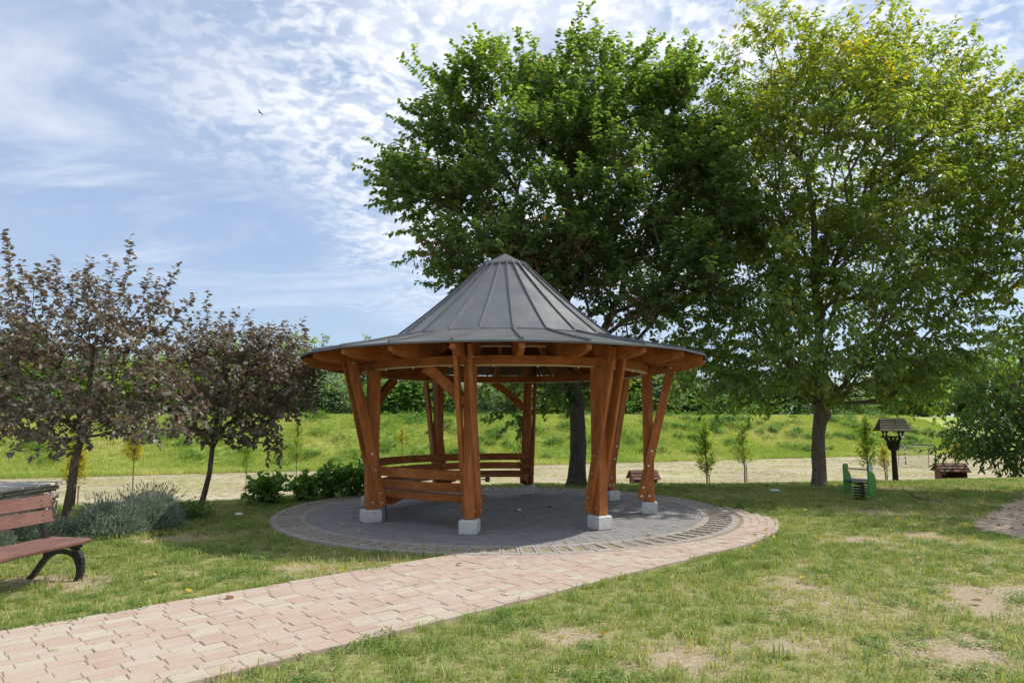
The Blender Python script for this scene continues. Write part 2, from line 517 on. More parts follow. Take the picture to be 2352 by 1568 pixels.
m_leaf('dead_leaf', [(0.0, (0.10, 0.055, 0.030)), (0.6, (0.17, 0.10, 0.06)), (1.0, (0.22, 0.14, 0.09))], (1.6, 1.3, 0.9), 0.25, 0.8, 0.2)
m_leaf('fallen_leaf', [(0.0, (0.55, 0.36, 0.03)), (0.55, (0.62, 0.46, 0.05)), (0.7, (0.22, 0.11, 0.05)), (1.0, (0.30, 0.17, 0.08))], (1.4, 1.3, 0.7), 0.2)


def m_blade(name, stops, trans=(2.0, 2.0, 0.8), tf=0.3):
    t = NT(name)
    f = t.math('ADD', t.math('MULTIPLY', t.attr('rnd'), 0.45), t.math('MULTIPLY', t.attr('tint', 'INSTANCER'), 0.6))
    c = t.ramp(f, stops)
    b = t.bsdf(c, 0.55, 0, None, 0.3)
    tr = t.n('ShaderNodeBsdfTranslucent'); t.put(tr.inputs['Color'], t.mix(1.0, c, trans, 'MULTIPLY'))
    mx = t.n('ShaderNodeMixShader'); mx.inputs[0].default_value = tf
    t.nt.links.new(b, mx.inputs[1]); t.nt.links.new(tr.outputs[0], mx.inputs[2])
    return t.finish(mx.outputs[0])


m_blade('lawn_blade', [(0.0, (0.092, 0.173, 0.034)), (0.35, (0.168, 0.258, 0.058)), (0.6, (0.282, 0.325, 0.097)), (0.8, (0.455, 0.41, 0.205)), (1.0, (0.563, 0.473, 0.296))])
m_blade('bank_blade', [(0.0, (0.147, 0.247, 0.05)), (0.45, (0.281, 0.371, 0.08)), (0.75, (0.442, 0.457, 0.147)), (1.0, (0.668, 0.544, 0.42))])


m_blade('stubble_blade', [(0.0, (0.20, 0.24, 0.08)), (0.4, (0.34, 0.31, 0.18)), (1.0, (0.46, 0.41, 0.28))])


def m_bark(name, a, b, sc=7):
    t = NT(name)
    v = t.pos((1, 1, 0.28))
    g = t.noise(v, sc * 2.5, 5, 0.65, 0.5)
    l = t.noise(t.pos(), 2.0, 3, 0.6)
    c = t.ramp(g, [(0.3, a), (0.7, b)])
    c = t.mix(t.ramp(l, [(0.5, (0, 0, 0)), (0.7, (0.5, 0.5, 0.5))]), c, (b[0] * 0.85, b[1] * 1.0, b[2] * 0.75))
    return t.finish(t.bsdf(c, 0.9, 0, t.bump(g, 0.9, 0.03), 0.2))


m_bark('bark_lime', (0.045, 0.038, 0.03), (0.13, 0.112, 0.088))
m_bark('bark_walnut', (0.085, 0.066, 0.048), (0.235, 0.188, 0.14))
m_bark('bark_plum', (0.08, 0.062, 0.045), (0.19, 0.155, 0.12), 10)
m_bark('bark_far', (0.06, 0.05, 0.04), (0.14, 0.12, 0.10))


def m_lawn():
    t = NT('lawn_soil')
    v = t.pos()
    cov = t.attr('cover')
    n1 = t.noise(v, 28, 5, 0.7); n2 = t.noise(v, 5.5, 4, 0.6); n3 = t.noise(v, 150, 2, 0.6)
    soil = t.ramp(n1, [(0.25, (0.20, 0.155, 0.10)), (0.5, (0.36, 0.29, 0.195)), (0.75, (0.50, 0.42, 0.30))])
    soil = t.mix(0.4, soil, t.ramp(n3, [(0.3, (0.2,) * 3), (0.7, (0.8,) * 3)]), 'OVERLAY')
    thatch = t.ramp(n1, [(0.25, (0.17, 0.18, 0.06)), (0.55, (0.29, 0.275, 0.11)), (0.85, (0.42, 0.36, 0.20))])
    f = t.math('ADD', cov, t.math('MULTIPLY', t.math('SUBTRACT', n2, 0.5), 0.9), clamp=True)
    c = t.mix(t.ramp(f, [(0.25, (0, 0, 0)), (0.62, (1, 1, 1))]), soil, thatch)
    return t.finish(t.bsdf(c, 0.95, 0, t.bump(n1, 0.6, 0.02), 0.1))


m_lawn()


def m_ground(name, stops, sc, streak=(1, 1, 1), bump=0.5, big=None):
    t = NT(name)
    v = t.pos(streak)
    n1 = t.noise(v, sc, 6, 0.68); n2 = t.noise(t.pos(), 0.09, 4, 0.6); n3 = t.noise(v, sc * 9, 2, 0.6)
    f = t.math('ADD', t.math('MULTIPLY', n1, 0.62), t.math('MULTIPLY', n2, 0.38))
    c = t.ramp(f, stops)
    c = t.mix(0.35, c, t.ramp(n3, [(0.3, (0.25,) * 3), (0.7, (0.75,) * 3)]), 'OVERLAY')
    if big:
        c = t.mix(t.ramp(t.noise(t.pos((0.6, 1.6, 1)), 0.22, 4, 0.6), [(0.5, (0, 0, 0)), (0.66, (0.8, 0.8, 0.8))]), c, big)
    return t.finish(t.bsdf(c, 0.95, 0, t.bump(n1, bump, 0.05), 0.1))


m_ground('field_soil', [(0.34, (0.21, 0.17, 0.105)), (0.44, (0.34, 0.29, 0.19)), (0.55, (0.43, 0.375, 0.255)), (0.7, (0.50, 0.445, 0.32))], 1.5, (0.35, 2.4, 1), big=(0.33, 0.32, 0.14))
m_ground('bank_soil', [(0.3, (0.218, 0.296, 0.074)), (0.5, (0.322, 0.385, 0.095)), (0.7, (0.462, 0.456, 0.157))], 1.6)
m_ground('sand', [(0.3, (0.312, 0.234, 0.163)), (0.5, (0.481, 0.377, 0.28)), (0.7, (0.598, 0.488, 0.377))], 9, bump=0.8)

# ------------------------------------------------------------------ terrain
CX, CY = -0.1245, 11.824              # gazebo axis
CREST_X = np.array([-60, -20, -9, -5.6, -3.6, 0, 5.5, 14, 40, 90.])
CREST_Y = np.array([4, 8.5, 11.6, 12.7, 14.7, 16.1, 16.2, 17.8, 23, 28.])
FIELD_Z = -3.1
BN = np.array([-0.349, 0.937])        # away from the bank's foot
BU = np.array([0.937, 0.349])
BANK_T0, BANK_T1, BANK_Z = 66.0, 83.0, 1.72


def H(x, y):
    x = np.asarray(x, float); y = np.asarray(y, float)
    s = y - np.interp(x, CREST_X, CREST_Y)
    z = FIELD_Z * sstep(s, -0.6, 17) + 0.012 * (fbm(x, y, 0.9, 2, 3) - 0.5)
    t = x * BN[0] + y * BN[1] + 2.2 * (fbm(x, y, 0.02, 2, 8) - 0.5)
    return z + (BANK_Z - FIELD_Z) * sstep(t, BANK_T0 - 1, BANK_T1) * (1 + 0.0 * x)


def Hs(x, y): return float(H(np.array([x]), np.array([y]))[0])


PN = np.array([-0.675, 0.738]); PD = np.array([0.738, 0.675])    # path normal and direction
PO = 4.43                                                       # outer edge: PN . p = PO
PW = 1.95
R_ARC = 4.38
RING_IN, RING_OUT = 3.26, 3.80


def path_limit(ang):
    return np.interp(ang, [-60, -18, 10, 40], [R_ARC, R_ARC, 3.84, 3.80])


def on_paving(x, y, m=0.0):
    x = np.asarray(x, float); y = np.asarray(y, float)
    r = np.hypot(x - CX, y - CY); ang = np.degrees(np.arctan2(y - CY, x - CX))
    d = x * PN[0] + y * PN[1] - PO
    s = x * PD[0] + y * PD[1] - (CX * PD[0] + CY * PD[1])
    ring = r < RING_OUT + m
    strip = (d > -m) & (d < PW + m) & (s < 0.0)
    arc = (s >= 0) & (ang > -60) & (ang < 60) & (r < path_limit(ang) + m)
    return ring | strip | arc


SANDY = np.array([8.55, 8.8, 9.1, 9.7, 10.3, 11.8, 14.9, 15.6]); SANDX = np.array([9.0, 7.3, 6.85, 6.7, 6.85, 8.2, 11.1, 14.0])


def on_sand(x, y, m=0.0):
    x = np.asarray(x, float); y = np.asarray(y, float)
    w = 0.35 * (fbm(x, y, 1.3, 3, 21) - 0.5)
    return (y > 8.55 - m) & (y < 15.6 + m) & (x > np.interp(y, SANDY, SANDX) + w - m)


BARE = [(4.15, 5.85, .55), (4.7, 6.4, .35), (-4.65, 7.0, .42), (-4.2, 6.7, .3), (4.6, 9.1, .5), (5.6, 9.4, .4), (2.7, 6.9, .22), (2.05, 5.0, .3), (3.2, 7.9, .3),
        (3.9, 8.6, .3), (1.2, 4.75, .35), (0.3, 5.2, .25), (-3.2, 7.2, .22), (-2.4, 7.5, .2), (-4.4, 9.2, .4), (3.0, 4.9, .3), (6.0, 11.8, .5), (7.5, 13.2, .5), (8.7, 15.6, .5)]


def cover(x, y):
    c = 0.30 + 1.05 * (fbm(x, y, 0.85, 5, 31, 0.62) - 0.18)
    for bx, by, br in BARE:
        dd = np.hypot(np.asarray(x) - bx, (np.asarray(y) - by)) / br
        c = c - 0.9 * np.exp(-dd * dd * 0.8) * np.clip(2.6 * (fbm(x, y, 2.3, 4, 91, .6) - .30), 0, 1.4)
    c = np.where(on_sand(x, y), -0.6, c)
    return np.clip(c, 0, 1)


def grid_mesh(name, xs, ys, mat, zoff=0.0, keep=None, xy=None, extra=None):
    X, Y = np.meshgrid(xs, ys)
    if xy: X, Y = xy(X, Y)
    Z = H(X, Y) + zoff
    nx, ny = len(xs), len(ys)
    idx = np.arange(nx * ny).reshape(ny, nx)
    q = np.stack([idx[:-1, :-1], idx[:-1, 1:], idx[1:, 1:], idx[1:, :-1]], -1).reshape(-1, 4)
    V = np.stack([X, Y, Z], -1).reshape(-1, 3)
    if keep is not None:
        cx = V[q].mean(1); q = q[keep(cx[:, 0], cx[:, 1])]
    ex = {k: f(V[:, 0], V[:, 1]) for k, f in extra.items()} if extra else None
    return mesh_np(name, V, q, mat, None, True, ex)


xs = np.concatenate([np.linspace(-70, -14, 24)[:-1], np.arange(-14, 20, 0.16), np.linspace(20, 90, 30)])
ys = np.concatenate([np.linspace(-50, 2, 14)[:-1], np.arange(2, 23, 0.16), np.linspace(23, 40, 12)])
lawn = link('lawn', grid_mesh('lawn', xs, ys, MATS['lawn_soil'], 0, lambda x, y: (y - np.interp(x, CREST_X, CREST_Y)) < 2.2, None, {'cover': cover}))
tag(lawn, kind='structure')

tt = np.concatenate([np.linspace(-60, 0, 12)[:-1], np.linspace(0, 67.0, 90)])
uu = np.linspace(-160, 200, 180)
fld = link('field', grid_mesh('field', uu, tt, MATS['field_soil'], -0.05, None, lambda U, T: (U * BU[0] + T * BN[0], U * BU[1] + T * BN[1])))
tag(fld, kind='structure')
tt = np.concatenate([np.linspace(64.5, 90, 60), np.linspace(95, 200, 10), np.array([400, 900, 2500.])])
uu = np.concatenate([np.linspace(-2500, -170, 8)[:-1], np.linspace(-170, 210, 230), np.linspace(220, 2500, 8)])
bank = link('embankment', grid_mesh('embankment', uu, tt, MATS['bank_soil'], 0.0, None, lambda U, T: (U * BU[0] + T * BN[0], U * BU[1] + T * BN[1])))
tag(bank, kind='structure')
gnd = MB(); gnd.poly([(-3000, -3000, -3.9), (3000, -3000, -3.9), (3000, 3000, -3.9), (-3000, 3000, -3.9)], [(0, 1, 2, 3)])
tag(gnd.build('ground', MATS['field_soil']), kind='structure')

# sand patch
xs = np.arange(6.2, 16.01, 0.12); ys = np.arange(8.4, 15.8, 0.12)
sp = link('sand_patch', grid_mesh('sand_patch', xs, ys, MATS['sand'], 0.012, lambda x, y: on_sand(x, y)))
tag(sp, kind='structure')

# ------------------------------------------------------------------ paving
path = empty('path', (0, 0, 0)); tag(path, kind='structure')


def paver(corners, z0, z1, r, inset=0.007, mb=None):
    mb = mb or MB()
    c = [Vector((p[0], p[1], 0)) for p in corners]
    m = sum(c, Vector()) / len(c)
    n = len(c)
    ins = []
    for p in c:
        d = m - p; ins.append(p + d.normalized() * inset * 1.3)
    dz = random.uniform(-0.0035, 0.0035); tl = [random.uniform(-0.002, 0.002) for _ in c]
    pts = [(p.x, p.y, z0) for p in c] + [(p.x, p.y, z1 - inset + dz) for p in c] + [(p.x, p.y, z1 + dz + t) for p, t in zip(ins, tl)]
    faces = [tuple(range(2 * n, 3 * n))]
    for k in range(2):
        faces += [(k * n + i, k * n + (i + 1) % n, (k + 1) * n + (i + 1) % n, (k + 1) * n + i) for i in range(n)]
    mb.poly(pts, faces, r)
    return mb


def put_pavers(cells, name, mat, parent, z0, z1, limit=300, stuffname='far_pavers', **kw):
    cells.sort(key=lambda c: math.hypot(sum(p[0] for p in c[0]) / 4, sum(p[1] for p in c[0]) / 4) + (100 if not c[2] else 0))
    rest = MB()
    for i, (cor, r, vis) in enumerate(cells):
        if i < limit:
            paver(cor, z0, z1, r, **kw).build(name, mat, parent)
        else:
            paver(cor, z0, z1, r, mb=rest, **kw)
    if rest.v:
        o = rest.build(stuffname, mat, parent); o['kind'] = 'stuff'


def in_view(x, y):
    p = np.array([x, y, 0.0 - EYE])
    d = y * _c + p[2] * _s
    if d < 0.5: return False
    u = 1176 + FPX * x / d; v = 784 - FPX * (-y * _s + p[2] * _c) / d
    return -60 < u < 2412 and v < 1640


cells = []
BL, BW, GAP = 0.218, 0.1135, 0.003
s0 = CX * PD[0] + CY * PD[1]
ncourse = int(PW / BW)
for ci in range(-1, ncourse):
    if ci < 0: d0, d1 = 0.0, 0.055                       # narrow soldier kerb along the outer edge
    else: d0, d1 = 0.058 + ci * BW, 0.058 + (ci + 1) * BW
    r_mid = R_ARC - (d0 + d1) / 2
    off = random.uniform(0, BL) if ci % 2 else random.uniform(0, BL)
    s = -9.0 + off
    while s < 0:
        e = min(s + BL, 0.0) if s + BL > -0.10 else s + BL
        a, b = s + GAP / 2, e - GAP / 2
        cor = []
        ok = True
        for ss, dd in ((a, d0 + GAP / 2), (b, d0 + GAP / 2), (b, d1 - GAP / 2), (a, d1 - GAP / 2)):
            cor.append([ss, dd])
        # cut against the ring
        for k in range(4):
            rr = R_ARC - cor[k][1]
            if rr < RING_OUT + 0.012:
                smax = -math.sqrt(max(0, (RING_OUT + 0.012) ** 2 - rr * rr))
                cor[k][0] = min(cor[k][0], smax)
        if cor[1][0] - cor[0][0] < 0.03 and cor[2][0] - cor[3][0] < 0.03: ok = False
        if ok:
            if cor[1][0] - cor[0][0] < 0.012: cor[1][0] = cor[0][0] + 0.012
            if cor[2][0] - cor[3][0] < 0.012: cor[2][0] = cor[3][0] + 0.012
            w = [((s0 + ss) * PD[0] + (PO + dd) * PN[0], (s0 + ss) * PD[1] + (PO + dd) * PN[1]) for ss, dd in cor]
            mx = sum(p[0] for p in w) / 4; my = sum(p[1] for p in w) / 4
            cells.append((w, min(1, max(0, random.betavariate(1.1, 1.5))), in_view(mx, my)))
        s += BL
    # bent part round the ring
    if R_ARC - d1 > RING_OUT - 0.04:
        da = BL / r_mid
        a0 = math.atan2(-PN[1], -PN[0])
        a = a0
        while a < math.radians(38):
            a1 = a + da
            dg = math.degrees((a + a1) / 2)
            if R_ARC - d0 < path_limit(dg) + 0.08 and R_ARC - d1 >= RING_OUT - 0.03:
                w = []
                rin = max(R_ARC - d1 + GAP / 2, RING_OUT + 0.01)
                for aa, rr in ((a + 0.0007, R_ARC - d0 - GAP / 2), (a1 - 0.0007, R_ARC - d0 - GAP / 2), (a1 - 0.0007, rin), (a + 0.0007, rin)):
                    w.append((CX + rr * math.cos(aa), CY + rr * math.sin(aa)))
                cells.append((w, min(1, max(0, random.betavariate(1.1, 1.5))), True))
            a = a1
put_pavers(cells, 'paver', MATS['path_brick'], path, -0.03, 0.032, 300, 'outer_pavers', inset=0.0045)
# bedding sheet under the bricks
bed = MB()
A = lambda s, d: ((s0 + s) * PD[0] + (PO + d) * PN[0], (s0 + s) * PD[1] + (PO + d) * PN[1], 0.0265)
bed.poly([A(-9, 0.01), A(0, 0.01), A(0, PW), A(-9, PW)], [(0, 1, 2, 3)])
bed.build('bedding', MATS['bedding'], path)
bed = MB()
N_ = 40
arc = [math.radians(-47.5 + (38 + 47.5) * i / N_) for i in range(N_ + 1)]
pts = []
for a in arc:
    ro = min(R_ARC - 0.01, float(path_limit(math.degrees(a))))
    pts += [(CX + ro * math.cos(a), CY + ro * math.sin(a), 0.0235), (CX + 3.7 * math.cos(a), CY + 3.7 * math.sin(a), 0.0235)]
bed.poly(pts, [(2 * i, 2 * i + 2, 2 * i + 3, 2 * i + 1) for i in range(N_)])
bed.build('bedding', MATS['bedding'], path)

# dark floor under the gazebo: rings of small setts
floor = empty('gazebo_floor', (0, 0, 0)); tag(floor, kind='structure')
cells = []
rr = 0.09
DR = (RING_IN - 0.004 - 0.09) / 27
while rr + DR <= RING_IN + 0.003:
    n = max(6, int(round(2 * PI * (rr + DR / 2) / 0.150)))
    ph = random.random()
    for k in range(n):
        a0, a1 = 2 * PI * (k + ph) / n, 2 * PI * (k + 1 + ph) / n
        g = 0.0013
        ri, ro = rr + g, rr + DR - g
        am = (a0 + a1) / 2
        j = random.uniform(-0.004, 0.004)
        w = [(CX + r_ * math.cos(t), CY + r_ * math.sin(t)) for r_, t in ((ri, a0 + g / ri), (ro, a0 + g / ro), (ro, a1 - g / ro), (ri, a1 - g / ri))]
        cells.append((w, random.random(), True))
    rr += DR
put_pavers(cells, 'sett', MATS['dark_paver'], floor, -0.01, 0.034, 300, 'inner_setts', inset=0.003)
d = MB(); d.poly([(CX + (RING_IN + .05) * math.cos(2 * PI * k / 64), CY + (RING_IN + .05) * math.sin(2 * PI * k / 64), 0.029) for k in range(64)], [tuple(range(64))])
d.build('bedding', MATS['bedding_dark'], floor)

# ring of grid blocks with gravel-filled openings
ring = empty('grid_block_ring', (0, 0, 0)); tag(ring, kind='structure')
NB = 104
K1, K2 = RING_IN + 0.10, RING_OUT - 0.10
for k in range(NB):
    mb = MB(); a0, a1 = 2 * PI * k / NB, 2 * PI * (k + 1) / NB
    g = 0.0012
    b0, b1 = a0 + g, a1 - g
    wbar = 0.032
    i0, i1 = b0 + wbar / K2, b1 - wbar / K2
    zt = 0.038 + random.uniform(-0.003, 0.003); zb = -0.05
    P = lambda r, a, z: (CX + r * math.cos(a), CY + r * math.sin(a), z)
    ch = 0.006
    rows = []
    mid = (b0 + b1) / 2
    for z, e in ((zb, 0), (zt - ch, 0), (zt, ch)):
        rows.append([P(RING_IN + e, b0, z), P(RING_IN + e, mid, z), P(RING_IN + e, b1, z), P(RING_OUT - e, b1, z), P(RING_OUT - e, mid, z), P(RING_OUT - e, b0, z)])
    inn = []
    for z, e in ((zt, -ch), (zt - ch, 0), (zb, 0)):
        inn.append([P(K1 + e, i0, z), P(K1 + e, mid, z), P(K1 + e, i1, z), P(K2 - e, i1, z), P(K2 - e, mid, z), P(K2 - e, i0, z)])
    allr = rows + inn
    pts = [p for rw in allr for p in rw]
    faces = [(6 * q + i, 6 * q + (i + 1) % 6, 6 * q + 6 + (i + 1) % 6, 6 * q + 6 + i) for q in range(5) for i in range(6)]
    mb.poly(pts, faces, random.random())
    mb.build('grid_block', MATS['grid_block'], ring)
d = MB()
pts = []
for k in range(NB):
    a = 2 * PI * k / NB
    pts += [(CX + (RING_IN + .03) * math.cos(a), CY + (RING_IN + .03) * math.sin(a), 0.020), (CX + (RING_OUT - .03) * math.cos(a), CY + (RING_OUT - .03) * math.sin(a), 0.020)]
d.poly(pts, [(2 * k, 2 * k + 1, (2 * k + 3) % (2 * NB), (2 * k + 2) % (2 * NB)) for k in range(NB)])
d.build('bedding', MATS['bedding'], ring)


def pebbles(name, n, sampler, parent, smin, smax, mat):
    """low octahedra lying as grit"""
    P = sampler(n); n = len(P)
    s = rng.uniform(smin, smax, n)
    base = np.array([[1, 0, 0], [-1, 0, 0], [0, 1, 0], [0, -1, 0], [0, 0, .75], [0, 0, -.75]], float)
    th = rng.uniform(0, 2 * PI, n)
    sc = np.stack([s * rng.uniform(.7, 1.3, n), s * rng.uniform(.6, 1.0, n), s * rng.uniform(.5, .9, n)], -1)
    v = base[None] * sc[:, None]
    c, sn = np.cos(th)[:, None], np.sin(th)[:, None]
    v = np.stack([v[..., 0] * c - v[..., 1] * sn, v[..., 0] * sn + v[..., 1] * c, v[..., 2]], -1) + P[:, None]
    f = np.array([[0, 2, 4], [2, 1, 4], [1, 3, 4], [3, 0, 4], [2, 0, 5], [1, 2, 5], [3, 1, 5], [0, 3, 5]])
    F = (f[None] + 6 * np.arange(n)[:, None, None]).reshape(-1, 3)
    me = mesh_np(name, v.reshape(-1, 3), F, mat, np.repeat(rng.random(n), 8))
    o = link(name, me, parent); o['kind'] = 'stuff'
    return o


def ring_gravel(n):
    a = rng.uniform(0, 2 * PI, n); r = np.sqrt(rng.uniform((RING_IN + .1) ** 2, (RING_OUT - .1) ** 2, n))
    # nearer the front the joints hold more loose gravel
    return np.stack([CX + r * np.cos(a), CY + r * np.sin(a), rng.uniform(0.006, 0.028, n)], -1)


pebbles('gravel_fill', 22000, ring_gravel, ring, 0.005, 0.012, MATS['pebble'])


def loose_grit(n):
    a = rng.uniform(-PI, 0.3, n); r = RING_IN + rng.normal(0, 0.35, n)
    r = np.abs(r)
    p = np.stack([CX + r * np.cos(a), CY + r * np.sin(a), np.full(n, 0.040)], -1)
    dens = fbm(p[:, 0], p[:, 1], 1.1, 3, 44)
    return p[(dens > 0.42) & (r < 4.3)]


tag(pebbles('loose_grit', 3200, loose_grit, None, 0.003, 0.007, MATS['pebble']), 'pale grit scattered over the edge of the dark gazebo floor', 'gravel')

# ------------------------------------------------------------------ gazebo
gz = empty('gazebo', (CX, CY, 0))
tag(gz, 'round wooden gazebo with grey standing seam metal roof and curved bench', 'gazebo')
PH = -2.5432
RP = 2.4356
W_P, W_B = MATS['stain_post'], MATS['stain_beam']


def pol(r, a, z, t=0.0):
    """radius, angle, height, sideways offset"""
    return (r * math.cos(a) - t * math.sin(a), r * math.sin(a) + t * math.cos(a), z)


def rotz3(a): return Matrix.Rotation(a, 3, 'Z')


RING_Z0, RING_Z1 = 2.33, 2.47
for k in range(8):
    a = PH + k * PI / 4
    mb = MB(); mb.box((0, 0, 0), (0.25, 0.25, 0.20), None, 0.5, 0.018)
    f = mb.build('footing_block', MATS['footing'], gz, pol(RP, a, 0.13)); f.rotation_euler = (0, 0, a + random.uniform(-.05, .05))
    mb = MB(); mb.box((0, 0, 0), (0.17, 0.145, RING_Z0 - 0.232), None, 0.5, 0.010)
    post = mb.build('post', W_P, gz, pol(RP, a, (RING_Z0 + 0.232) / 2)); post.rotation_euler = (0, 0, a)
    # pair of leaning planks clasping the post
    r0, z0, r1, z1 = 2.295, 0.27, 2.875, 2.60
    for s in (-1, 1):
        mb = MB()
        off = s * (0.0725 + 0.003 + 0.0275)
        L_ = math.hypot(r1 - r0, z1 - z0); tilt = math.atan2(r1 - r0, z1 - z0)
        mb.box((0, 0, 0), (0.135, 0.055, L_), None, 0.5, 0.008)
        pk = mb.build('leaning_plank', W_P, gz, pol((r0 + r1) / 2, a, (z0 + z1) / 2, off))
        pk.rotation_euler = (0, tilt, a)
    # bolt heads
    bolts = [(RP, 0.33), (2.492, 1.06), (2.432, 0.82), (2.345, 0.47), (2.310, 0.33), (2.828, 2.42)]
    for bi, (br, bz) in enumerate(bolts):
        for s in (-1, 1):
            if bi == 0: t0, t1 = s * 0.0725, s * 0.082
            else: t0, t1 = s * 0.131, s * 0.141
            mb = MB(); mb.tube([pol(br, a, bz, t0), pol(br, a, bz, t1)], 0.019, 10)
            mb.tube([pol(br, a, bz, t1), pol(br, a, bz, t1 + s * 0.006)], 0.010, 6)
            mb.build('bolt', MATS['steel'], gz)


def ringbeam(name, ri, ro, z0, z1, mat, parent, seg=96, ch=0.006):
    mb = MB()
    prof = [(ri + ch, z0), (ro - ch, z0), (ro, z0 + ch), (ro, z1 - ch), (ro - ch, z1), (ri + ch, z1), (ri, z1 - ch), (ri, z0 + ch)]
    n = len(prof); pts = []; faces = []
    for k in range(seg):
        a = 2 * PI * k / seg
        pts += [pol(r, a, z) for r, z in prof]
    for k in range(seg):
        k2 = (k + 1) % seg
        faces += [(k * n + i, k * n + (i + 1) % n, k2 * n + (i + 1) % n, k2 * n + i) for i in range(n)]
    faces = [tuple(reversed(f_)) for f_ in faces]
    mb.poly(pts, faces)
    return mb.build(name, mat, parent)


rb = ringbeam('ring_beam', 2.335, 2.455, RING_Z0 + 0.012, RING_Z1, W_B, gz)
ringbeam('pale_underside', 2.340, 2.450, RING_Z0 - 0.002, RING_Z0 + 0.010, MATS['pale_wood'], rb, ch=0.002)
rb2 = ringbeam('upper_ring_beam', 1.90, 2.00, 2.655, 2.82, W_B, gz)
ringbeam('pale_underside', 1.905, 1.995, 2.642, 2.653, MATS['pale_wood'], rb2, ch=0.002)
for k in range(24):          # bolts under the ring
    a = PH + (k + 0.5) * PI / 12
    mb = MB(); mb.tube([pol(2.395, a, RING_Z0 - 0.004), pol(2.395, a, RING_Z0 - 0.022)], 0.011, 8)
    mb.build('bolt', MATS['steel'], gz)

# rafters, 24
R_CAP, Z_CAP = 0.40, 4.285
R_J, Z_J = 1.93, 2.925
R_E, Z_E = 3.43, 2.575
prof_top = [(0.10, 4.30), (R_J, Z_J - 0.060), (R_E - 0.05, Z_E - 0.032)]
prof_bot = [(3.38, 2.478), (3.28, 2.450), (3.12, 2.418), (2.95, 2.405), (2.70, 2.424), (2.46, 2.474), (2.30, 2.478), (2.05, 2.60), (1.80, 2.74), (0.10, 4.13)]
for k in range(24):
    a = PH + k * PI / 12
    mb = MB(); mb.prism(prof_top + prof_bot, lambda r, z, t: pol(r, 0, z, t), -0.038, 0.038)
    o = mb.build('rafter', W_B, gz); o.rotation_euler = (0, 0, a)

# roof: wooden boarding below, metal trays with standing seams above
soff_t = [(R_J, Z_J - 0.05), (R_E - 0.02, Z_E - 0.012)]
for k in range(24):
    a0, a1 = PH + k * PI / 12, PH + (k + 1) * PI / 12
    # boarding
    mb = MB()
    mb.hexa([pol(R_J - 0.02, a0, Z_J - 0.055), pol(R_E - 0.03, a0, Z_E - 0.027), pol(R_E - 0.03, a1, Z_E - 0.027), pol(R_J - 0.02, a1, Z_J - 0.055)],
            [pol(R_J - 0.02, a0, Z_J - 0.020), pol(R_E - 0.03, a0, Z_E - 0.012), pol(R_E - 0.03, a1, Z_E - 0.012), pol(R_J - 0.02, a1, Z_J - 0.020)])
    mb.build('eave_board', MATS['stain_shaded'], gz)
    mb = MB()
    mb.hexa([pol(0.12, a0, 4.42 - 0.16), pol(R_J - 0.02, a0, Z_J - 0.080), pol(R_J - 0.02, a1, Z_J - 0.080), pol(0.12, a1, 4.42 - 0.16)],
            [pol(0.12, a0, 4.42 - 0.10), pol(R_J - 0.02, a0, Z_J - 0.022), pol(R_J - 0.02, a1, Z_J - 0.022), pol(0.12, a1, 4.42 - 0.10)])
    mb.build('roof_board', MATS['stain_shaded'], gz)

    # metal trays, subdivided so that they can belly slightly
    def tray(r0, z0, r1, z1, sag, nr, lip):
        mb = MB(); pts = []
        w = random.uniform(-1, 1) * 0.006
        for i in range(nr + 1):
            u = i / nr
            for j in range(5):
                v = j / 4; aa = a0 + (a1 - a0) * v
                r = r0 + (r1 - r0) * u
                chord = math.cos((a1 - a0) / 2) / math.cos(aa - (a0 + a1) / 2)
                z = z0 + (z1 - z0) * u - sag * 4 * u * (1 - u) + w * math.sin(u * 5 + k) * math.sin(v * PI)
                pts.append(pol(r * chord, aa, z))
        faces = [(i * 5 + j, (i + 1) * 5 + j, (i + 1) * 5 + j + 1, i * 5 + j + 1) for i in range(nr) for j in range(4)]
        b = len(pts)
        for j in range(5):           # folded lip along the lower edge
            x, y, z = pts[nr * 5 + j]; pts.append((x, y, z - lip))
        faces += [(nr * 5 + j, b + j, b + j + 1, nr * 5 + j + 1) for j in range(4)]
        mb.poly(pts, faces)
        return mb
    up = tray(R_CAP - 0.06, Z_CAP + 0.035, R_J, Z_J, 0.045, 8, 0.012).build('roof_tray', MATS['roof_metal'], gz, smooth=False)
    lo = tray(R_J - 0.005, Z_J - 0.012, R_E, Z_E, 0.012, 4, 0.026).build('eave_tray', MATS['roof_metal'], gz)

    def seam(r0, z0, r1, z1, sag, nr, parent, hgt=0.028, wid=0.020):
        mb = MB(); prev = None
        cm = math.cos((a1 - a0) / 2) / math.cos((a1 - a0) / 2)
        rings = []
        for i in range(nr + 1):
            u = i / nr
            r = r0 + (r1 - r0) * u; z = z0 + (z1 - z0) * u - sag * 4 * u * (1 - u)
            rings.append([pol(r, a0, z - 0.004, -wid / 2), pol(r, a0, z - 0.004, wid / 2), pol(r, a0, z + hgt, wid / 2), pol(r, a0, z + hgt, -wid / 2)])
        pts = [p for rg in rings for p in rg]
        faces = [(4 * i + j, 4 * i + (j + 1) % 4, 4 * i + 4 + (j + 1) % 4, 4 * i + 4 + j) for i in range(nr) for j in range(4)]
        faces += [(3, 2, 1, 0), tuple(4 * nr + j for j in range(4))]
        mb.poly(pts, faces)
        mb.build('standing_seam', MATS['roof_metal'], parent)
    seam(R_CAP - 0.02, Z_CAP + 0.01, R_J - 0.01, Z_J + 0.003, 0.045, 6, up, 0.036, 0.018)
    seam(R_J + 0.03, Z_J - 0.018, R_E - 0.015, Z_E + 0.003, 0.012, 3, lo, 0.032, 0.030)
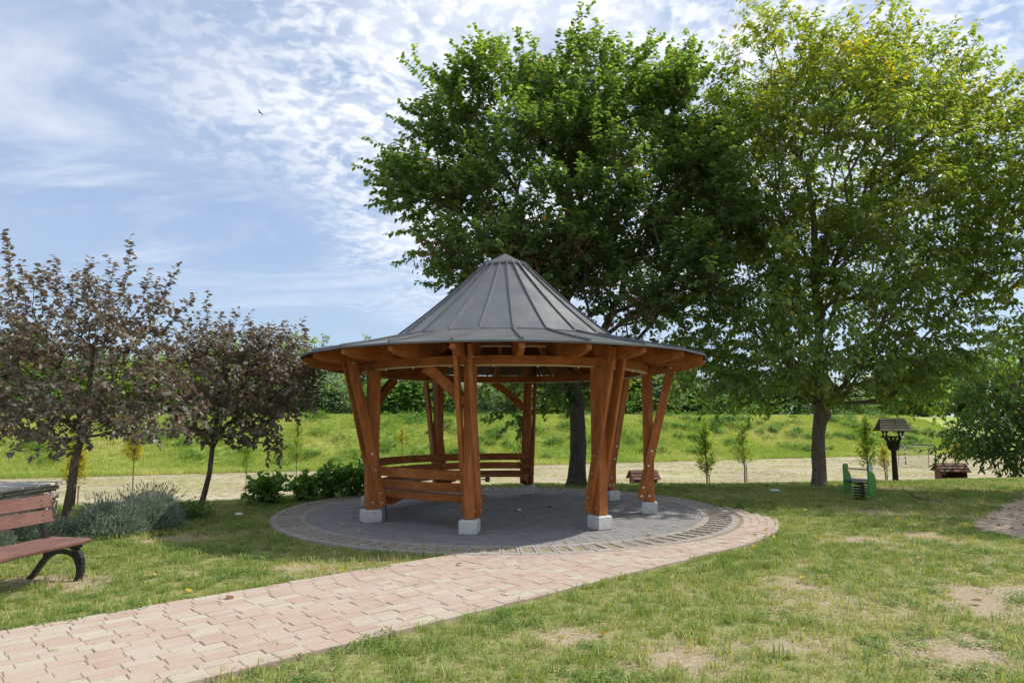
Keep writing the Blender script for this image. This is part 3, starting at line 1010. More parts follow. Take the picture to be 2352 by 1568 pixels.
# finial cap
mb = MB()
n = 24
pts = [(0, 0, 4.515)] + [pol(0.43, PH + k * PI / 12, 4.275) for k in range(n)] + [pol(0.43, PH + k * PI / 12, 4.245) for k in range(n)]
faces = [(0, 1 + k, 1 + (k + 1) % n) for k in range(n)] + [(1 + k, 1 + n + k, 1 + n + (k + 1) % n, 1 + (k + 1) % n) for k in range(n)]
mb.poly(pts, faces)
mb.build('roof_cap', MATS['roof_metal'], gz)
# light dents, a crease and scattered seeds on the eaves
seeds_n = 170
sa = rng.uniform(-PI, 0, seeds_n); sr = rng.uniform(R_J + .05, R_E - .05, seeds_n)


def seed_pts(n):
    z = Z_J - 0.012 + (Z_E - Z_J + 0.012) * (sr - R_J) / (R_E - R_J) + 0.004
    return np.stack([sr * np.cos(sa), sr * np.sin(sa), z - 0.006], -1)


pebbles('fallen_seeds', seeds_n, seed_pts, gz, 0.006, 0.012, MATS['pebble'])

# curved knee braces in the bays that hold the bench
for (kp, sgn) in ((1, -1), (5, 1), (7, -1)):
    a = PH + kp * PI / 4
    # from low on the post to the ring, in the bay towards the previous post
    a2 = a + sgn * 0.30
    p0 = Vector(pol(RP - 0.01, a + sgn * 0.035, 1.78)); p2 = Vector(pol(2.395, a2, RING_Z0 + 0.0)); pm = Vector(pol(2.40, a + sgn * 0.145, 2.12))
    if kp == 7:
        a2 = a + 0.30 * -1
    side = Vector(pol(1, a + sgn * 0.15, 0)); side.normalize()
    path_ = bezier(p0, pm, p2, 8)
    mb = MB(); pts = []
    for i, p in enumerate(path_):
        t = (path_[min(i + 1, 8)] - path_[max(i - 1, 0)]).normalized()
        nrm = t.cross(side).normalized()
        hw = 0.075
        pts += [p + side * 0.045 + nrm * hw, p - side * 0.045 + nrm * hw, p - side * 0.045 - nrm * hw, p + side * 0.045 - nrm * hw]
    faces = [(4 * i + j, 4 * i + (j + 1) % 4, 4 * i + 4 + (j + 1) % 4, 4 * i + 4 + j) for i in range(8) for j in range(4)] + [(3, 2, 1, 0), (32, 33, 34, 35)]
    mb.poly(pts, faces)
    mb.build('knee_brace', W_B, gz)

# bench running round the left half: posts 1,0,7,6,5
NBS = 7


def slat(name, ai, aj, r_in, r_out, z0, z1, lean=0.0, ch=0.006):
    mb = MB(); pts = []
    ns = 10
    for i in range(ns + 1):
        a = ai + (aj - ai) * i / ns
        for r, z in ((r_in + ch, z0), (r_out - ch, z0), (r_out, z0 + ch), (r_out + lean, z1 - ch), (r_out - ch + lean, z1), (r_in + ch + lean, z1), (r_in + lean, z1 - ch), (r_in, z0 + ch)):
            pts.append(pol(r, a, z))
    m = 8
    faces = [(m * i + j, m * i + (j + 1) % m, m * i + m + (j + 1) % m, m * i + m + j) for i in range(ns) for j in range(m)]
    faces += [tuple(range(m - 1, -1, -1)), tuple(m * ns + j for j in range(m))]
    mb.poly(pts, faces)
    return mb.build(name, W_B, gz)


for kb in (0, 7, 6, 5):
    ai, aj = PH + kb * PI / 4 , PH + (kb + 1) * PI / 4
    e0 = 0.0015; e1 = 0.0015
    if kb == 0: e1 = -0.03
    if kb == 5: e0 = -0.03
    ai += e0; aj -= e1
    slat('backrest_slat', ai, aj, 2.315, 2.355, 0.735, 0.875, 0.03)
    slat('backrest_slat', ai, aj, 2.275, 2.315, 0.565, 0.695, 0.03)
    slat('seat_back_rail', ai, aj, 2.235, 2.275, 0.425, 0.530, 0.02)
    slat('seat_plank', ai, aj, 2.055, 2.195, 0.440, 0.480)
    slat('seat_plank', ai, aj, 1.895, 2.040, 0.440, 0.480)
    slat('seat_plank', ai, aj, 1.735, 1.880, 0.440, 0.480)
for kb in (1, 0, 7, 6, 5):      # bracket under the seat at each post
    a = PH + kb * PI / 4
    mb = MB(); prof = [(2.24, 0.30), (2.24, 0.432), (1.77, 0.432), (1.77, 0.385), (1.93, 0.35), (2.12, 0.27)]
    mb.prism(prof, lambda r, z, t: pol(r, 0, z, t), -0.05, 0.05)
    o = mb.build('seat_bracket', W_B, gz); o.rotation_euler = (0, 0, a)
    mb = MB(); mb.beam(pol(1.76, 0, 0.036), pol(1.76, 0, 0.386), 0.05, 0.05)
# little floodlight and a cable on the gazebo posts
a = PH + PI / 4
mb = MB(); mb.beam(pol(2.34, a, 0.755, 0.135), pol(2.34, a, 0.755, 0.20), 0.016, 0.016); mb.box(pol(2.34, a, 0.755, 0.225), (0.06, 0.055, 0.06), rotz3(a), 0.5, 0.006)
mb.build('floodlight', MATS['black_plastic'], gz)
a = PH
mb = MB(); mb.tube([pol(2.24, a, 0.30, 0.10), pol(2.235, a, 0.2, 0.105), pol(2.225, a, 0.1, 0.10), pol(2.215, a, 0.036, 0.11)], 0.012, 6)
mb.build('cable', MATS['rubber'], gz)

# ------------------------------------------------------------------ park bench
BL_ = Vector((-0.172, -0.985, 0)); BF = Vector((0.985, -0.172, 0)); UP = Vector((0, 0, 1))
B0 = Vector((-4.25, 7.01, 0))
pb = empty('park_bench', B0)
tag(pb, 'park bench with reddish brown planks and black cast iron legs', 'bench')


def bp(f, z, l): return BF * f + UP * z + BL_ * l


LEN = 1.85


def plank(name, f0, z0, f1, z1, th):
    """board whose cross-section runs from (f0,z0) to (f1,z1)"""
    d2 = Vector((f1 - f0, z1 - z0)).normalized(); nn = Vector((-d2.y, d2.x)) * th
    c = 0.006
    prof = [(f0 + d2.x * c, z0 + d2.y * c), (f1 - d2.x * c, z1 - d2.y * c), (f1 + nn.x * .25, z1 + nn.y * .25), (f1 + nn.x * .75, z1 + nn.y * .75), (f1 - d2.x * c + nn.x, z1 - d2.y * c + nn.y), (f0 + d2.x * c + nn.x, z0 + d2.y * c + nn.y), (f0 + nn.x * .75, z0 + nn.y * .75), (f0 + nn.x * .25, z0 + nn.y * .25)]
    mb = MB(); mb.prism(prof, lambda f, z, l: bp(f, z, l), 0.0, LEN)
    return mb.build(name, MATS['bench_paint'], pb)


for f0 in (0.0, -0.155, -0.31):
    o = plank('seat_plank', f0, 0.352 - 0.0 * f0, f0 - 0.148, 0.352 + 0.008, -0.04)
b1 = plank('backrest_plank', -0.455, 0.545, -0.485, 0.672, 0.035)
b2 = plank('backrest_plank', -0.490, 0.692, -0.520, 0.818, 0.035)
for l in (0.11, LEN - 0.11):
    for part, (fa, za) in ((b1, (-0.466, 0.58)), (b1, (-0.478, 0.635)), (b2, (-0.500, 0.727)), (b2, (-0.513, 0.782))):
        mb = MB(); mb.tube([bp(fa, za, l), bp(fa + 0.013, za + 0.002, l)], 0.009, 8); mb.build('bolt', MATS['steel'], part)


def strip(path_fz, w, th, l):
    mb = MB(); pts = []
    P = [Vector(p) for p in path_fz]; n = len(P)
    for i, p in enumerate(P):
        t = (P[min(i + 1, n - 1)] - P[max(i - 1, 0)]).normalized(); nr = Vector((-t.y, t.x))
        t_ = th[i] if isinstance(th, list) else th
        for sl, sn in ((-1, 1), (1, 1), (1, -1), (-1, -1)):
            q = p + nr * sn * t_ / 2
            pts.append(bp(q.x, q.y, l + sl * w / 2))
    faces = [(4 * i + j, 4 * i + (j + 1) % 4, 4 * i + 4 + (j + 1) % 4, 4 * i + 4 + j) for i in range(n - 1) for j in range(4)] + [(3, 2, 1, 0), tuple(4 * n - 4 + j for j in range(4))]
    mb.poly(pts, faces)
    return mb


for l in (0.10, LEN - 0.10):
    lg = strip([(-0.60, -0.02), (-0.55, 0.03), (-0.49, 0.11), (-0.43, 0.19), (-0.37, 0.245), (-0.30, 0.272), (-0.22, 0.275), (-0.14, 0.262), (-0.085, 0.240), (-0.045, 0.20), (-0.02, 0.15), (-0.012, 0.09), (-0.022, 0.04), (-0.045, -0.02)], 0.045, [.05, .042, .045, .05, .06, .05, .038, .036, .045, .06, .066, .06, .052, .06], l).build('leg_frame', MATS['cast_iron'], pb)
    strip([(-0.13, 0.318), (-0.075, 0.30), (-0.04, 0.262), (-0.012, 0.215), (0.002, 0.16)], 0.045, [.02, .035, .04, .04, .03], l).build('scroll', MATS['cast_iron'], lg)
    strip([(-0.40, 0.22), (-0.425, 0.32), (-0.455, 0.45), (-0.49, 0.56), (-0.53, 0.70), (-0.56, 0.80)], 0.045, [.06, .05, .045, .045, .04, .03], l).build('back_support', MATS['cast_iron'], pb)
    strip([(-0.03, 0.330), (-0.2, 0.326), (-0.43, 0.334)], 0.045, 0.03, l).build('seat_support', MATS['cast_iron'], pb)

# ------------------------------------------------------------------ low stone wall on the left
wl = empty('stone_wall', (0, 0, 0))
tag(wl, 'low pale rubble stone wall with slab coping behind the park bench', 'wall')
WX = -6.78
mb = MB(); mb.box((WX - 0.26, 8.0, 0.24), (0.44, 4.6, 0.748)); mb.build('core', MATS['mortar'], wl)
mb = MB(); mb.box((WX - 1.9, 10.06, 0.235), (2.84, 0.44, 0.76)); mb.build('core', MATS['mortar'], wl)
z = -0.02
while z < 0.58:
    hgt = random.uniform(0.10, 0.17); hgt = min(hgt, 0.615 - z)
    y = 5.75
    while y < 10.26:
        ln = random.uniform(0.09, 0.38)
        if y + ln > 10.2: ln = 10.28 - y
        mb = MB(); j = lambda s_: random.uniform(-s_, s_)
        pr = 0.02 + random.uniform(0, 0.025)
        y0, y1, z0, z1 = y + .008, y + ln - .008, z + .007, z + hgt - .007
        back = [(WX - .06, y0 + j(.02), z0 + j(.016)), (WX - .06, y1 + j(.01), z0 + j(.01)), (WX - .06, y1 + j(.02), z1 + j(.016)), (WX - .06, y0 + j(.01), z1 + j(.01))]
        e = 0.028
        frnt = [(WX + pr + j(.008), y0 + e + j(.012), z0 + e * .7 + j(.008)), (WX + pr + j(.008), y1 - e + j(.012), z0 + e * .7 + j(.008)), (WX + pr + j(.008), y1 - e + j(.012), z1 - e * .7 + j(.008)), (WX + pr + j(.008), y0 + e + j(.012), z1 - e * .7 + j(.008))]
        midr = [(WX + pr * .5, p[1], p[2]) for p in back]
        pts = back + midr + frnt
        mb.poly(pts, [(8, 9, 10, 11)] + [(4 * q + i, 4 * q + (i + 1) % 4, 4 * q + 4 + (i + 1) % 4, 4 * q + 4 + i) for q in range(2) for i in range(4)], random.random())
        mb.build('stone', MATS['wall_stone'], wl)
        y += ln
    z += hgt
for (c_, s_) in (((WX - 0.22, 6.55, 0.635), (0.62, 1.55, 0.036)), ((WX - 0.22, 8.12, 0.638), (0.62, 1.56, 0.036)), ((WX - 0.22, 9.63, 0.636), (0.62, 1.42, 0.036)), ((WX - 1.35, 10.06, 0.634), (1.60, 0.60, 0.036)), ((WX - 2.95, 10.06, 0.637), (1.56, 0.60, 0.036))):
    mb = MB(); mb.box(c_, s_, None, 0.5, 0.006); mb.build('coping_slab', MATS['cap_stone'], wl)

# ------------------------------------------------------------------ playground things
# roofed post (bird table)
fp = at(2057, 1103, 17.67); fz = Hs(fp.x, fp.y)
fd = empty('bird_table', (fp.x, fp.y, fz), math.radians(-12))
tag(fd, 'bird table on a wooden post with a flared slatted roof', 'bird table')
mb = MB(); mb.tube([(0, 0, -0.15), (0, 0, 0.5), (0, 0, 1.02)], [0.072, 0.066, 0.058], 12); mb.build('post', MATS['feeder_wood'], fd)
for s in (-1, 1):
    for ax in (0, 1):
        prof = [(0.03, 0.80), (0.07, 0.80), (0.125, 0.86), (0.150, 0.96), (0.155, 1.04), (0.20, 1.095), (0.20, 1.13), (0.13, 1.125), (0.095, 1.07), (0.075, 1.0), (0.06, 0.975), (0.03, 0.99)]
        mb = MB()
        if ax == 0: mb.prism(prof, lambda a_, b_, t: (s * a_, t, b_), -0.025, 0.025)
        else: mb.prism(prof, lambda a_, b_, t: (t, s * a_, b_), -0.025, 0.025)
        mb.build('bracket', MATS['feeder_wood'], fd)
mb = MB(); mb.box((0, 0, 1.155), (0.47, 0.40, 0.045), None, 0.5, 0.006); mb.build('tray', MATS['feeder_wood'], fd)
for sx in (-1, 1):
    for sy in (-1, 1):
        mb = MB(); mb.box((sx * 0.19, sy * 0.13, 1.24), (0.035, 0.035, 0.13)); mb.build('upright', MATS['feeder_wood'], fd)
for sx in (-1, 1):
    mb = MB(); mb.box((sx * 0.19, 0, 1.285), (0.04, 0.46, 0.04), None, 0.5, 0.004); mb.build('rafter', MATS['feeder_wood'], fd)
    prof = [(-0.26, 1.31), (0.26, 1.31), (0.13, 1.42), (0.03, 1.58), (-0.03, 1.58), (-0.13, 1.42)]
    mb = MB(); mb.prism(prof, lambda a_, b_, t: (t, a_, b_), sx * 0.23 - 0.012, sx * 0.23 + 0.012); mb.build('gable', MATS['feeder_wood'], fd)
curve = [(0.31, 1.305), (0.262, 1.335), (0.22, 1.37), (0.183, 1.41), (0.15, 1.452), (0.118, 1.495), (0.088, 1.54), (0.055, 1.585), (0.02, 1.615)]
for sy in (-1, 1):
    for i in range(8):
        (a0, z0), (a1, z1) = curve[i], curve[i + 1]
        wx = 0.375 - 0.011 * i
        mb = MB(); mb.hexa([(-wx, sy * a0, z0), (wx, sy * a0, z0), (wx, sy * a1 * 0.985, z1 + 0.006), (-wx, sy * a1 * 0.985, z1 + 0.006)],
                           [(-wx, sy * (a0 + 0.020), z0 + 0.024), (wx, sy * (a0 + 0.020), z0 + 0.024), (wx, sy * (a1 + 0.004), z1 + 0.012), (-wx, sy * (a1 + 0.004), z1 + 0.012)])
        mb.build('roof_slat', MATS['feeder_slat'], fd)
mb = MB(); mb.box((0, 0, 1.628), (0.58, 0.06, 0.02), None, 0.5, 0.004); mb.build('ridge', MATS['feeder_wood'], fd)
mb = MB(); mb.box((0.17, -0.215, 1.16), (0.08, 0.012, 0.06), None, 0.5, 0.003); mb.build('plate', MATS['steel'], fd)

# spring rider
sr_ = at(1975, 1147, 13.55)
rz = Hs(sr_.x, sr_.y)
rd = empty('spring_rider', (sr_.x, sr_.y, rz), math.radians(-58))
tag(rd, 'green spring rider with animal shaped side panels under the trees', 'spring rider')
mb = MB(); hel = [(0.095 * math.cos(t), 0.095 * math.sin(t), 0.0 + 0.32 * t / (2 * PI * 6)) for t in [2 * PI * 6 * i / 110 for i in range(111)]]
mb.tube(hel, 0.014, 6); mb.build('spring', MATS['rubber'], rd, smooth=True)
mb = MB(); mb.box((0, 0, 0.335), (0.36, 0.12, 0.025)); mb.build('base_plate', MATS['cast_iron'], rd)
mb = MB(); mb.box((0, 0, 0.392), (0.48, 0.22, 0.028), None, 0.5, 0.010); mb.build('seat', MATS['rider_seat'], rd)
prof = [(-.10, .10), (-.02, .085), (.08, .10), (.135, .18), (.15, .30), (.14, .42), (.105, .50), (.05, .545), (.03, .56), (.055, .60), (.06, .645), (.035, .685), (.0, .69), (-.02, .672), (-.045, .695), (-.08, .69), (-.105, .655), (-.11, .60), (-.095, .55), (-.10, .48), (-.105, .35), (-.115, .22)]
for s in (-1, 1):
    x0, x1 = s * 0.25 - 0.012, s * 0.25 + 0.012
    mb = MB(); mb.prism(prof, lambda a_, b_, t: (t, a_, b_), x0, x1)
    side = mb.build('side_panel', MATS['rider_green'], rd)
    # pale face patch with dark eyes on the outer... and inner face
    for (xx, dx) in (((x1 + 0.003, 1),) if s > 0 else ((x0 - 0.003, -1),)):
        mb = MB(); fp_ = [(-.025 + .052 * math.cos(t) , .615 + .062 * math.sin(t)) for t in [2 * PI * i / 14 for i in range(14)]]
        mb.prism(fp_, lambda a_, b_, t: (t, a_, b_), xx - 0.002, xx + 0.002); mb.build('face', MATS['rider_white'], side)
        for (ey, ez) in ((-.045, .625), (-.003, .625), (-.025, .585)):
            mb = MB(); mb.prism([(ey + .011 * math.cos(2 * PI * i / 8), ez + .014 * math.sin(2 * PI * i / 8)) for i in range(8)], lambda a_, b_, t: (t, a_, b_), xx + dx * 0.0022, xx + dx * 0.0045); mb.build('eye', MATS['rubber'], side)
for (zz, yy) in ((0.60, -0.03), (0.205, -0.02)):
    mb = MB(); mb.tube([(-0.275, yy, zz), (0.275, yy, zz)], 0.013, 10); mb.build('bar', MATS['steel'], rd)


# small wooden play huts
def hut(vx, vy_ridge, Y, rz, label, L_=0.95):
    p = at(vx, vy_ridge, Y); gzz = Hs(p.x, p.y); hgt = p.z - gzz
    t = empty('play_hut', (p.x, p.y, gzz), rz)
    tag(t, label, 'hut', 'small wooden huts beyond the lawn edge')
    eave = hgt - 0.30
    for s in (-1, 1):
        for i in range(4):
            w = 0.56 / 4
            mb = MB(); mb.box((s * (L_ / 2 - 0.03) * 0.86, -0.28 + w * (i + .5), eave / 2 + 0.02), (0.025, w - 0.006, eave + 0.06), None, 0.5, 0.003); mb.build('side_board', MATS['hut_wood'], t)
        mb = MB(); mb.prism([(-0.28, eave + .05), (0.28, eave + .05), (0, hgt - 0.03)], lambda a_, b_, q: (q, a_, b_), s * (L_ / 2 - 0.03) * 0.86 - 0.012, s * (L_ / 2 - 0.03) * 0.86 + 0.012); mb.build('gable', MATS['hut_wood'], t)
        for i in range(3):
            u0, u1 = i / 3, (i + 1) / 3
            za, ya = hgt - 0.30 * u0, 0.40 * u0; zb, yb = hgt - 0.30 * u1, 0.40 * u1 + 0.01
            o_ = 0.018
            mb = MB(); mb.hexa([(-L_ / 2, s * ya, za - o_), (L_ / 2, s * ya, za - o_), (L_ / 2, s * yb, zb - o_ * .3), (-L_ / 2, s * yb, zb - o_ * .3)], [(-L_ / 2, s * ya, za + .006), (L_ / 2, s * ya, za + .006), (L_ / 2, s * (yb + .01), zb + .022), (-L_ / 2, s * (yb + .01), zb + .022)])
            mb.build('roof_board', MATS['hut_wood'], t)
    mb = MB(); mb.box((0, 0.27, eave / 2), (L_ * .8, 0.02, eave)); mb.build('back_wall', MATS['hut_wood'], t)
    mb = MB(); mb.box((0, -0.27, eave * 0.28), (L_ * .8, 0.02, eave * 0.5)); mb.build('front_board', MATS['hut_wood'], t)
    return t


hut(1477, 1079, 23.5, math.radians(8), 'small brown wooden hut behind the gazebo right rear post', 0.98)
hut(2182, 1063, 25.0, math.radians(-8), 'small brown wooden hut under the drooping branches at right', 1.02)

# football goal on the field
ga, gb = Vector((39.6, 68.9, 0)), Vector((40.9, 66.1, 0))
go = empty('football_goal', (ga.x, ga.y, Hs(ga.x, ga.y)))
tag(go, 'football goal with striped white and dark posts and a net', 'goal')
dv = gb - ga; bk = Vector((-dv.y, dv.x, 0)).normalized() * -1.0
if bk.x > 0: bk = -bk
for nm, q in (('post', Vector()), ('post', dv)):
    p = None
    for i in range(10):
        mb = MB(); mb.box((0, 0, 0), (0.09, 0.09, 0.2)); c_ = q + UP * (0.1 + 0.2 * i)
        o = mb.build('post_stripe', MATS['goal_white' if i % 2 == 0 and i > 0 else 'goal_dark'], go, c_)
mb = MB(); mb.beam(UP * 2.04 - dv.normalized() * .04, dv + UP * 2.04 + dv.normalized() * .04, 0.09, 0.09); mb.build('crossbar', MATS['goal_dark'], go)
for q in (Vector(), dv):
    mb = MB(); mb.tube([q + UP * 2.0, q + bk * .85 + UP * 2.0, q + bk * 1.0 + UP * 1.85, q + bk * 1.1], 0.025, 6); mb.build('back_stay', MATS['goal_dark'], go)
mb = MB()
for i in range(31):
    q = dv * (i / 30); mb.tube([q + UP * 2.0, q + bk * .9 + UP * 1.95, q + bk * 1.08 + UP * .05], 0.005, 3, False)
for i in range(20):
    h_ = 2.0 * i / 20 + .05; mb.tube([UP * h_, bk * (1.1 - .1 * i / 20) + UP * h_, dv + bk * (1.1 - .1 * i / 20) + UP * h_, dv + UP * h_], 0.005, 3, False)
mb.build('net', MATS['net'], go)

# ------------------------------------------------------------------ plants


def normed(a): return a / np.maximum(np.linalg.norm(a, axis=-1, keepdims=True), 1e-9)


LEAF = {
    'ovate': (np.array([[0, 0, 0], [-.30, .28, .07], [-.30, .58, .06], [.30, .28, .07], [.30, .58, .06], [0, 1, -.10]]), 1),
    'long': (np.array([[0, 0, 0], [-.20, .28, .04], [-.22, .60, .02], [.20, .28, .04], [.22, .60, .02], [0, 1, -.14]]), 1),
    'blade': (np.array([[-.03, 0, 0], [-.03, .4, 0], [-.02, .75, -.03], [.03, 0, 0], [.03, .4, 0], [0, 1, -.09]]), 1),
}
LQ = np.array([[0, 5, 2, 1], [0, 3, 4, 5]])


def leaves_np(pos, dirs, nrm, size, shape='ovate'):
    """verts and quads of leaves at pos pointing along dirs with face normal near nrm"""
    T = LEAF[shape][0]
    d = normed(dirs); x = normed(np.cross(d, nrm)); n = np.cross(x, d)
    B = np.stack([x, d, n], 1)                       # rows
    v = np.einsum('kj,njc->nkc', T, B) * size[:, None, None] + pos[:, None]
    q = (LQ[None] + 6 * np.arange(len(pos))[:, None, None]).reshape(-1, 4)
    return v.reshape(-1, 3), q


def twig_leaves(tips, tdirs, per, length, size, droop, shape, r, spread=0.9, sizevar=0.3, flat=0.5):
    n = len(tips)
    u = np.tile((np.arange(per) + 0.5) / per, n)
    base = np.repeat(tips, per, 0); d = np.repeat(tdirs, per, 0)
    N = n * per
    pos = base + d * ((u - 0.35) * length)[:, None] + r.normal(0, 0.02, (N, 3))
    side = normed(np.cross(d, r.normal(0, 1, (N, 3))))
    side[:, 2] *= flat
    ld = normed(d * 0.55 + side * spread + np.array([0, 0, -droop])[None] + r.normal(0, .15, (N, 3)))
    nr = normed(np.array([0, 0, 1.0])[None] + r.normal(0, .38, (N, 3)))
    sz = size * r.uniform(1 - sizevar, 1 + sizevar, N)
    return pos, ld, nr, sz


def frusta(a, b, ra, rb, k):
    n = len(a)
    t = normed(b - a)
    ref = np.where(np.abs(t[:, 2:3]) > 0.9, np.array([[1., 0, 0]]), np.array([[0, 0, 1.]]))
    x = normed(np.cross(t, ref)); y = np.cross(t, x)
    an = 2 * PI * np.arange(k) / k
    off = np.cos(an)[None, :, None] * x[:, None] + np.sin(an)[None, :, None] * y[:, None]
    va = a[:, None] + off * ra[:, None, None]; vb = b[:, None] + off * rb[:, None, None]
    v = np.concatenate([va, vb], 1).reshape(-1, 3)
    i = np.arange(k); f = np.stack([i, (i + 1) % k, k + (i + 1) % k, k + i], -1)
    q = (f[None] + 2 * k * np.arange(n)[:, None, None]).reshape(-1, 4)
    return v, q


def grow(trunk, tips, rtip, rtrunk, r, wig=0.12, alpha=0.45, start=0.45):
    """join every twig point to the nearest sensible node: a branching skeleton"""
    nodes = [np.array(p, float) for p in trunk]; par = [-1] + list(range(len(trunk) - 1))
    plen = [0.0]
    for i in range(1, len(trunk)): plen.append(plen[-1] + np.linalg.norm(nodes[i] - nodes[i - 1]))
    first = int(len(trunk) * start)
    plen = [max(0, p - plen[first]) for p in plen]
    cap = len(trunk) + len(tips) * 6
    A = np.zeros((cap, 3)); PLN = np.full(cap, 1e9)
    m = len(nodes)
    A[:m] = nodes; PLN[:m] = plen; PLN[:first] = 1e9
    par = par + [0] * (cap - m); par = np.array(par)
    tip_idx = []
    cb = nodes[first]
    order = np.argsort(np.linalg.norm(tips - cb, axis=1))
    for ti in order:
        p = tips[ti]
        dv_ = p - A[:m]; ds = np.linalg.norm(dv_, axis=1)
        up_pen = np.where(dv_[:, 2] < 0, -dv_[:, 2] * 0.35, 0)
        j = int(np.argmin(ds + alpha * PLN[:m] + up_pen))
        seg = max(1, min(5, int(ds[j] / 0.45)))
        a = A[j]; prev = j
        bend = r.normal(0, wig * ds[j], 3); bend[2] += 0.10 * ds[j]
        for q in range(1, seg + 1):
            u = q / seg
            A[m] = a + (p - a) * u + bend * 4 * u * (1 - u) * 0.5
            PLN[m] = PLN[prev] + np.linalg.norm(A[m] - A[prev])
            par[m] = prev; prev = m; m += 1
        tip_idx.append(prev)
    A = A[:m]; par = par[:m]
    load = np.zeros(m)
    load[tip_idx] = 1
    for i in range(m - 1, 0, -1): load[par[i]] += load[i]
    # children were always added after their parents, trunk nodes included
    rad = rtip * np.maximum(load, 1) ** 0.42
    nt = len(trunk)
    tr = np.linspace(rtrunk[0], rtrunk[1], nt)
    return A, par, rad, tr, nt, np.array(tip_idx), order


def tree(name, base, trunk, tips, tdirs, leafmat, barkmat, label, cat='tree', group=None, rtip=0.006, rtrunk=(0.2, 0.1), per=14, tl=0.5, size=0.1, droop=0.35, shape='ovate', seed=1, tone=None, start=0.45, spread=0.9, flat=0.5, k=6, knots=(), dead=None, wig=0.12):
    r = np.random.default_rng(seed)
    root = empty(name, base); tag(root, label, cat, group)
    b = np.array(base, float)
    A, par, rad, tr, nt, tip_i, order = grow(trunk, tips, rtip, rtrunk, r, start=start, wig=wig)
    # trunk as one lofted tube
    mb = MB(); P = [Vector(p) - Vector(base) for p in A[:nt]]
    # smooth path
    fine = []; fr = []
    for i in range(nt - 1):
        for q in range(3):
            u = q / 3; fine.append(P[i].lerp(P[i + 1], u)); fr.append(max(tr[i] + (tr[i + 1] - tr[i]) * u, 0.01))
    fine.append(P[-1]); fr.append(tr[-1])
    fr[0] *= 1.30
    if len(fr) > 2: fr[1] *= 1.08
    K = 12; base_i = len(mb.v)
    for i, p in enumerate(fine):
        for q in range(K):
            a_ = 2 * PI * q / K
            rr_ = fr[i] * (1 + 0.10 * math.sin(3 * a_ + i * 0.7 + seed) + r.uniform(-.05, .05))
            for (kz, ka, kr) in knots:
                dz_ = (p.z - kz) / 0.13; da_ = math.atan2(math.sin(a_ - ka), math.cos(a_ - ka)) / 0.6
                rr_ += kr * math.exp(-dz_ * dz_ - da_ * da_)
            mb.v.append((p.x + rr_ * math.cos(a_), p.y + rr_ * math.sin(a_), p.z))
    for i in range(len(fine) - 1):
        for q in range(K):
            mb.f.append((i * K + q, i * K + (q + 1) % K, (i + 1) * K + (q + 1) % K, (i + 1) * K + q)); mb.r.append(.5)
    mb.build('trunk', barkmat, root, smooth=True)
    idx = np.arange(nt, len(A))
    pa = par[idx]
    rp = np.where(pa < nt, np.minimum(tr[np.minimum(pa, nt - 1)] * 0.85, rad[idx] * 1.25), rad[pa])
    rp = np.minimum(rp, rad[idx] * 1.6)
    big = rad[idx] > 0.022
    V = []; Q = []; nv = 0
    for msk, kk in ((big, 7), (~big, 3)):
        if msk.sum():
            v, q = frusta(A[pa[msk]] - b, A[idx[msk]] - b, rp[msk], rad[idx[msk]], kk)
            V.append(v); Q.append(q + nv); nv += len(v)
    me = mesh_np('branches', np.concatenate(V), np.concatenate(Q), barkmat, None, True)
    link('branches', me, root)
    # leaves
    dirs = tdirs
    own = A[tip_i] - A[par[tip_i]]
    dd = np.empty_like(dirs); dd[:] = dirs
    dd[order] = normed(normed(own) * 0.6 + dirs[order])
    pos, ld, nr, sz = twig_leaves(tips, dd, per, tl, size, droop, shape, r, spread, flat=flat)
    v, q = leaves_np(pos, ld, nr, sz, shape)
    tn = r.beta(2, 2.4, len(pos))
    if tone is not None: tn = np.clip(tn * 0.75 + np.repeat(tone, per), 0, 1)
    special = r.random(len(pos)) < 0.006
    tn = np.where(special, 1.0, np.minimum(tn, 0.97))
    me = mesh_np('foliage', v - b, q, leafmat, np.repeat(tn, 2))
    link('foliage', me, root)
    if dead is not None and len(dead):
        ddv = normed(np.tile([[0, 0, -1.0]], (len(dead), 1)) + r.normal(0, .5, (len(dead), 3)))
        pos, ld, nr, sz = twig_leaves(dead, ddv, 10, 0.5, 0.08, 0.9, 'long', r)
        nr = normed(r.normal(0, 1, nr.shape))
        v, q = leaves_np(pos, ld, nr, sz, 'long')
        link('withered_foliage', mesh_np('withered_foliage', v - b, q, MATS['dead_leaf'], np.repeat(r.random(len(pos)), 2)), root)
    return root


def blob_pts(blobs, n, r, shell=0.55):
    """points in a union of ellipsoids (x,y,z,rx,ry,rz[,weight]), thicker towards the skin"""
    w = np.array([(b[3] * b[4] * b[5]) ** 0.8 * (b[6] if len(b) > 6 else 1) for b in blobs]); w /= w.sum()
    c = r.choice(len(blobs), n, p=w)
    B = np.array([b[:6] for b in blobs])
    d = normed(r.normal(0, 1, (n, 3)))
    rad = r.uniform(0, 1, n) ** (1 / 3.0)
    rad = np.where(r.random(n) < shell, 0.78 + 0.24 * r.random(n), rad)
    p = B[c, :3] + d * rad[:, None] * B[c, 3:6]
    return p, normed(d * B[c, 3:6]), c


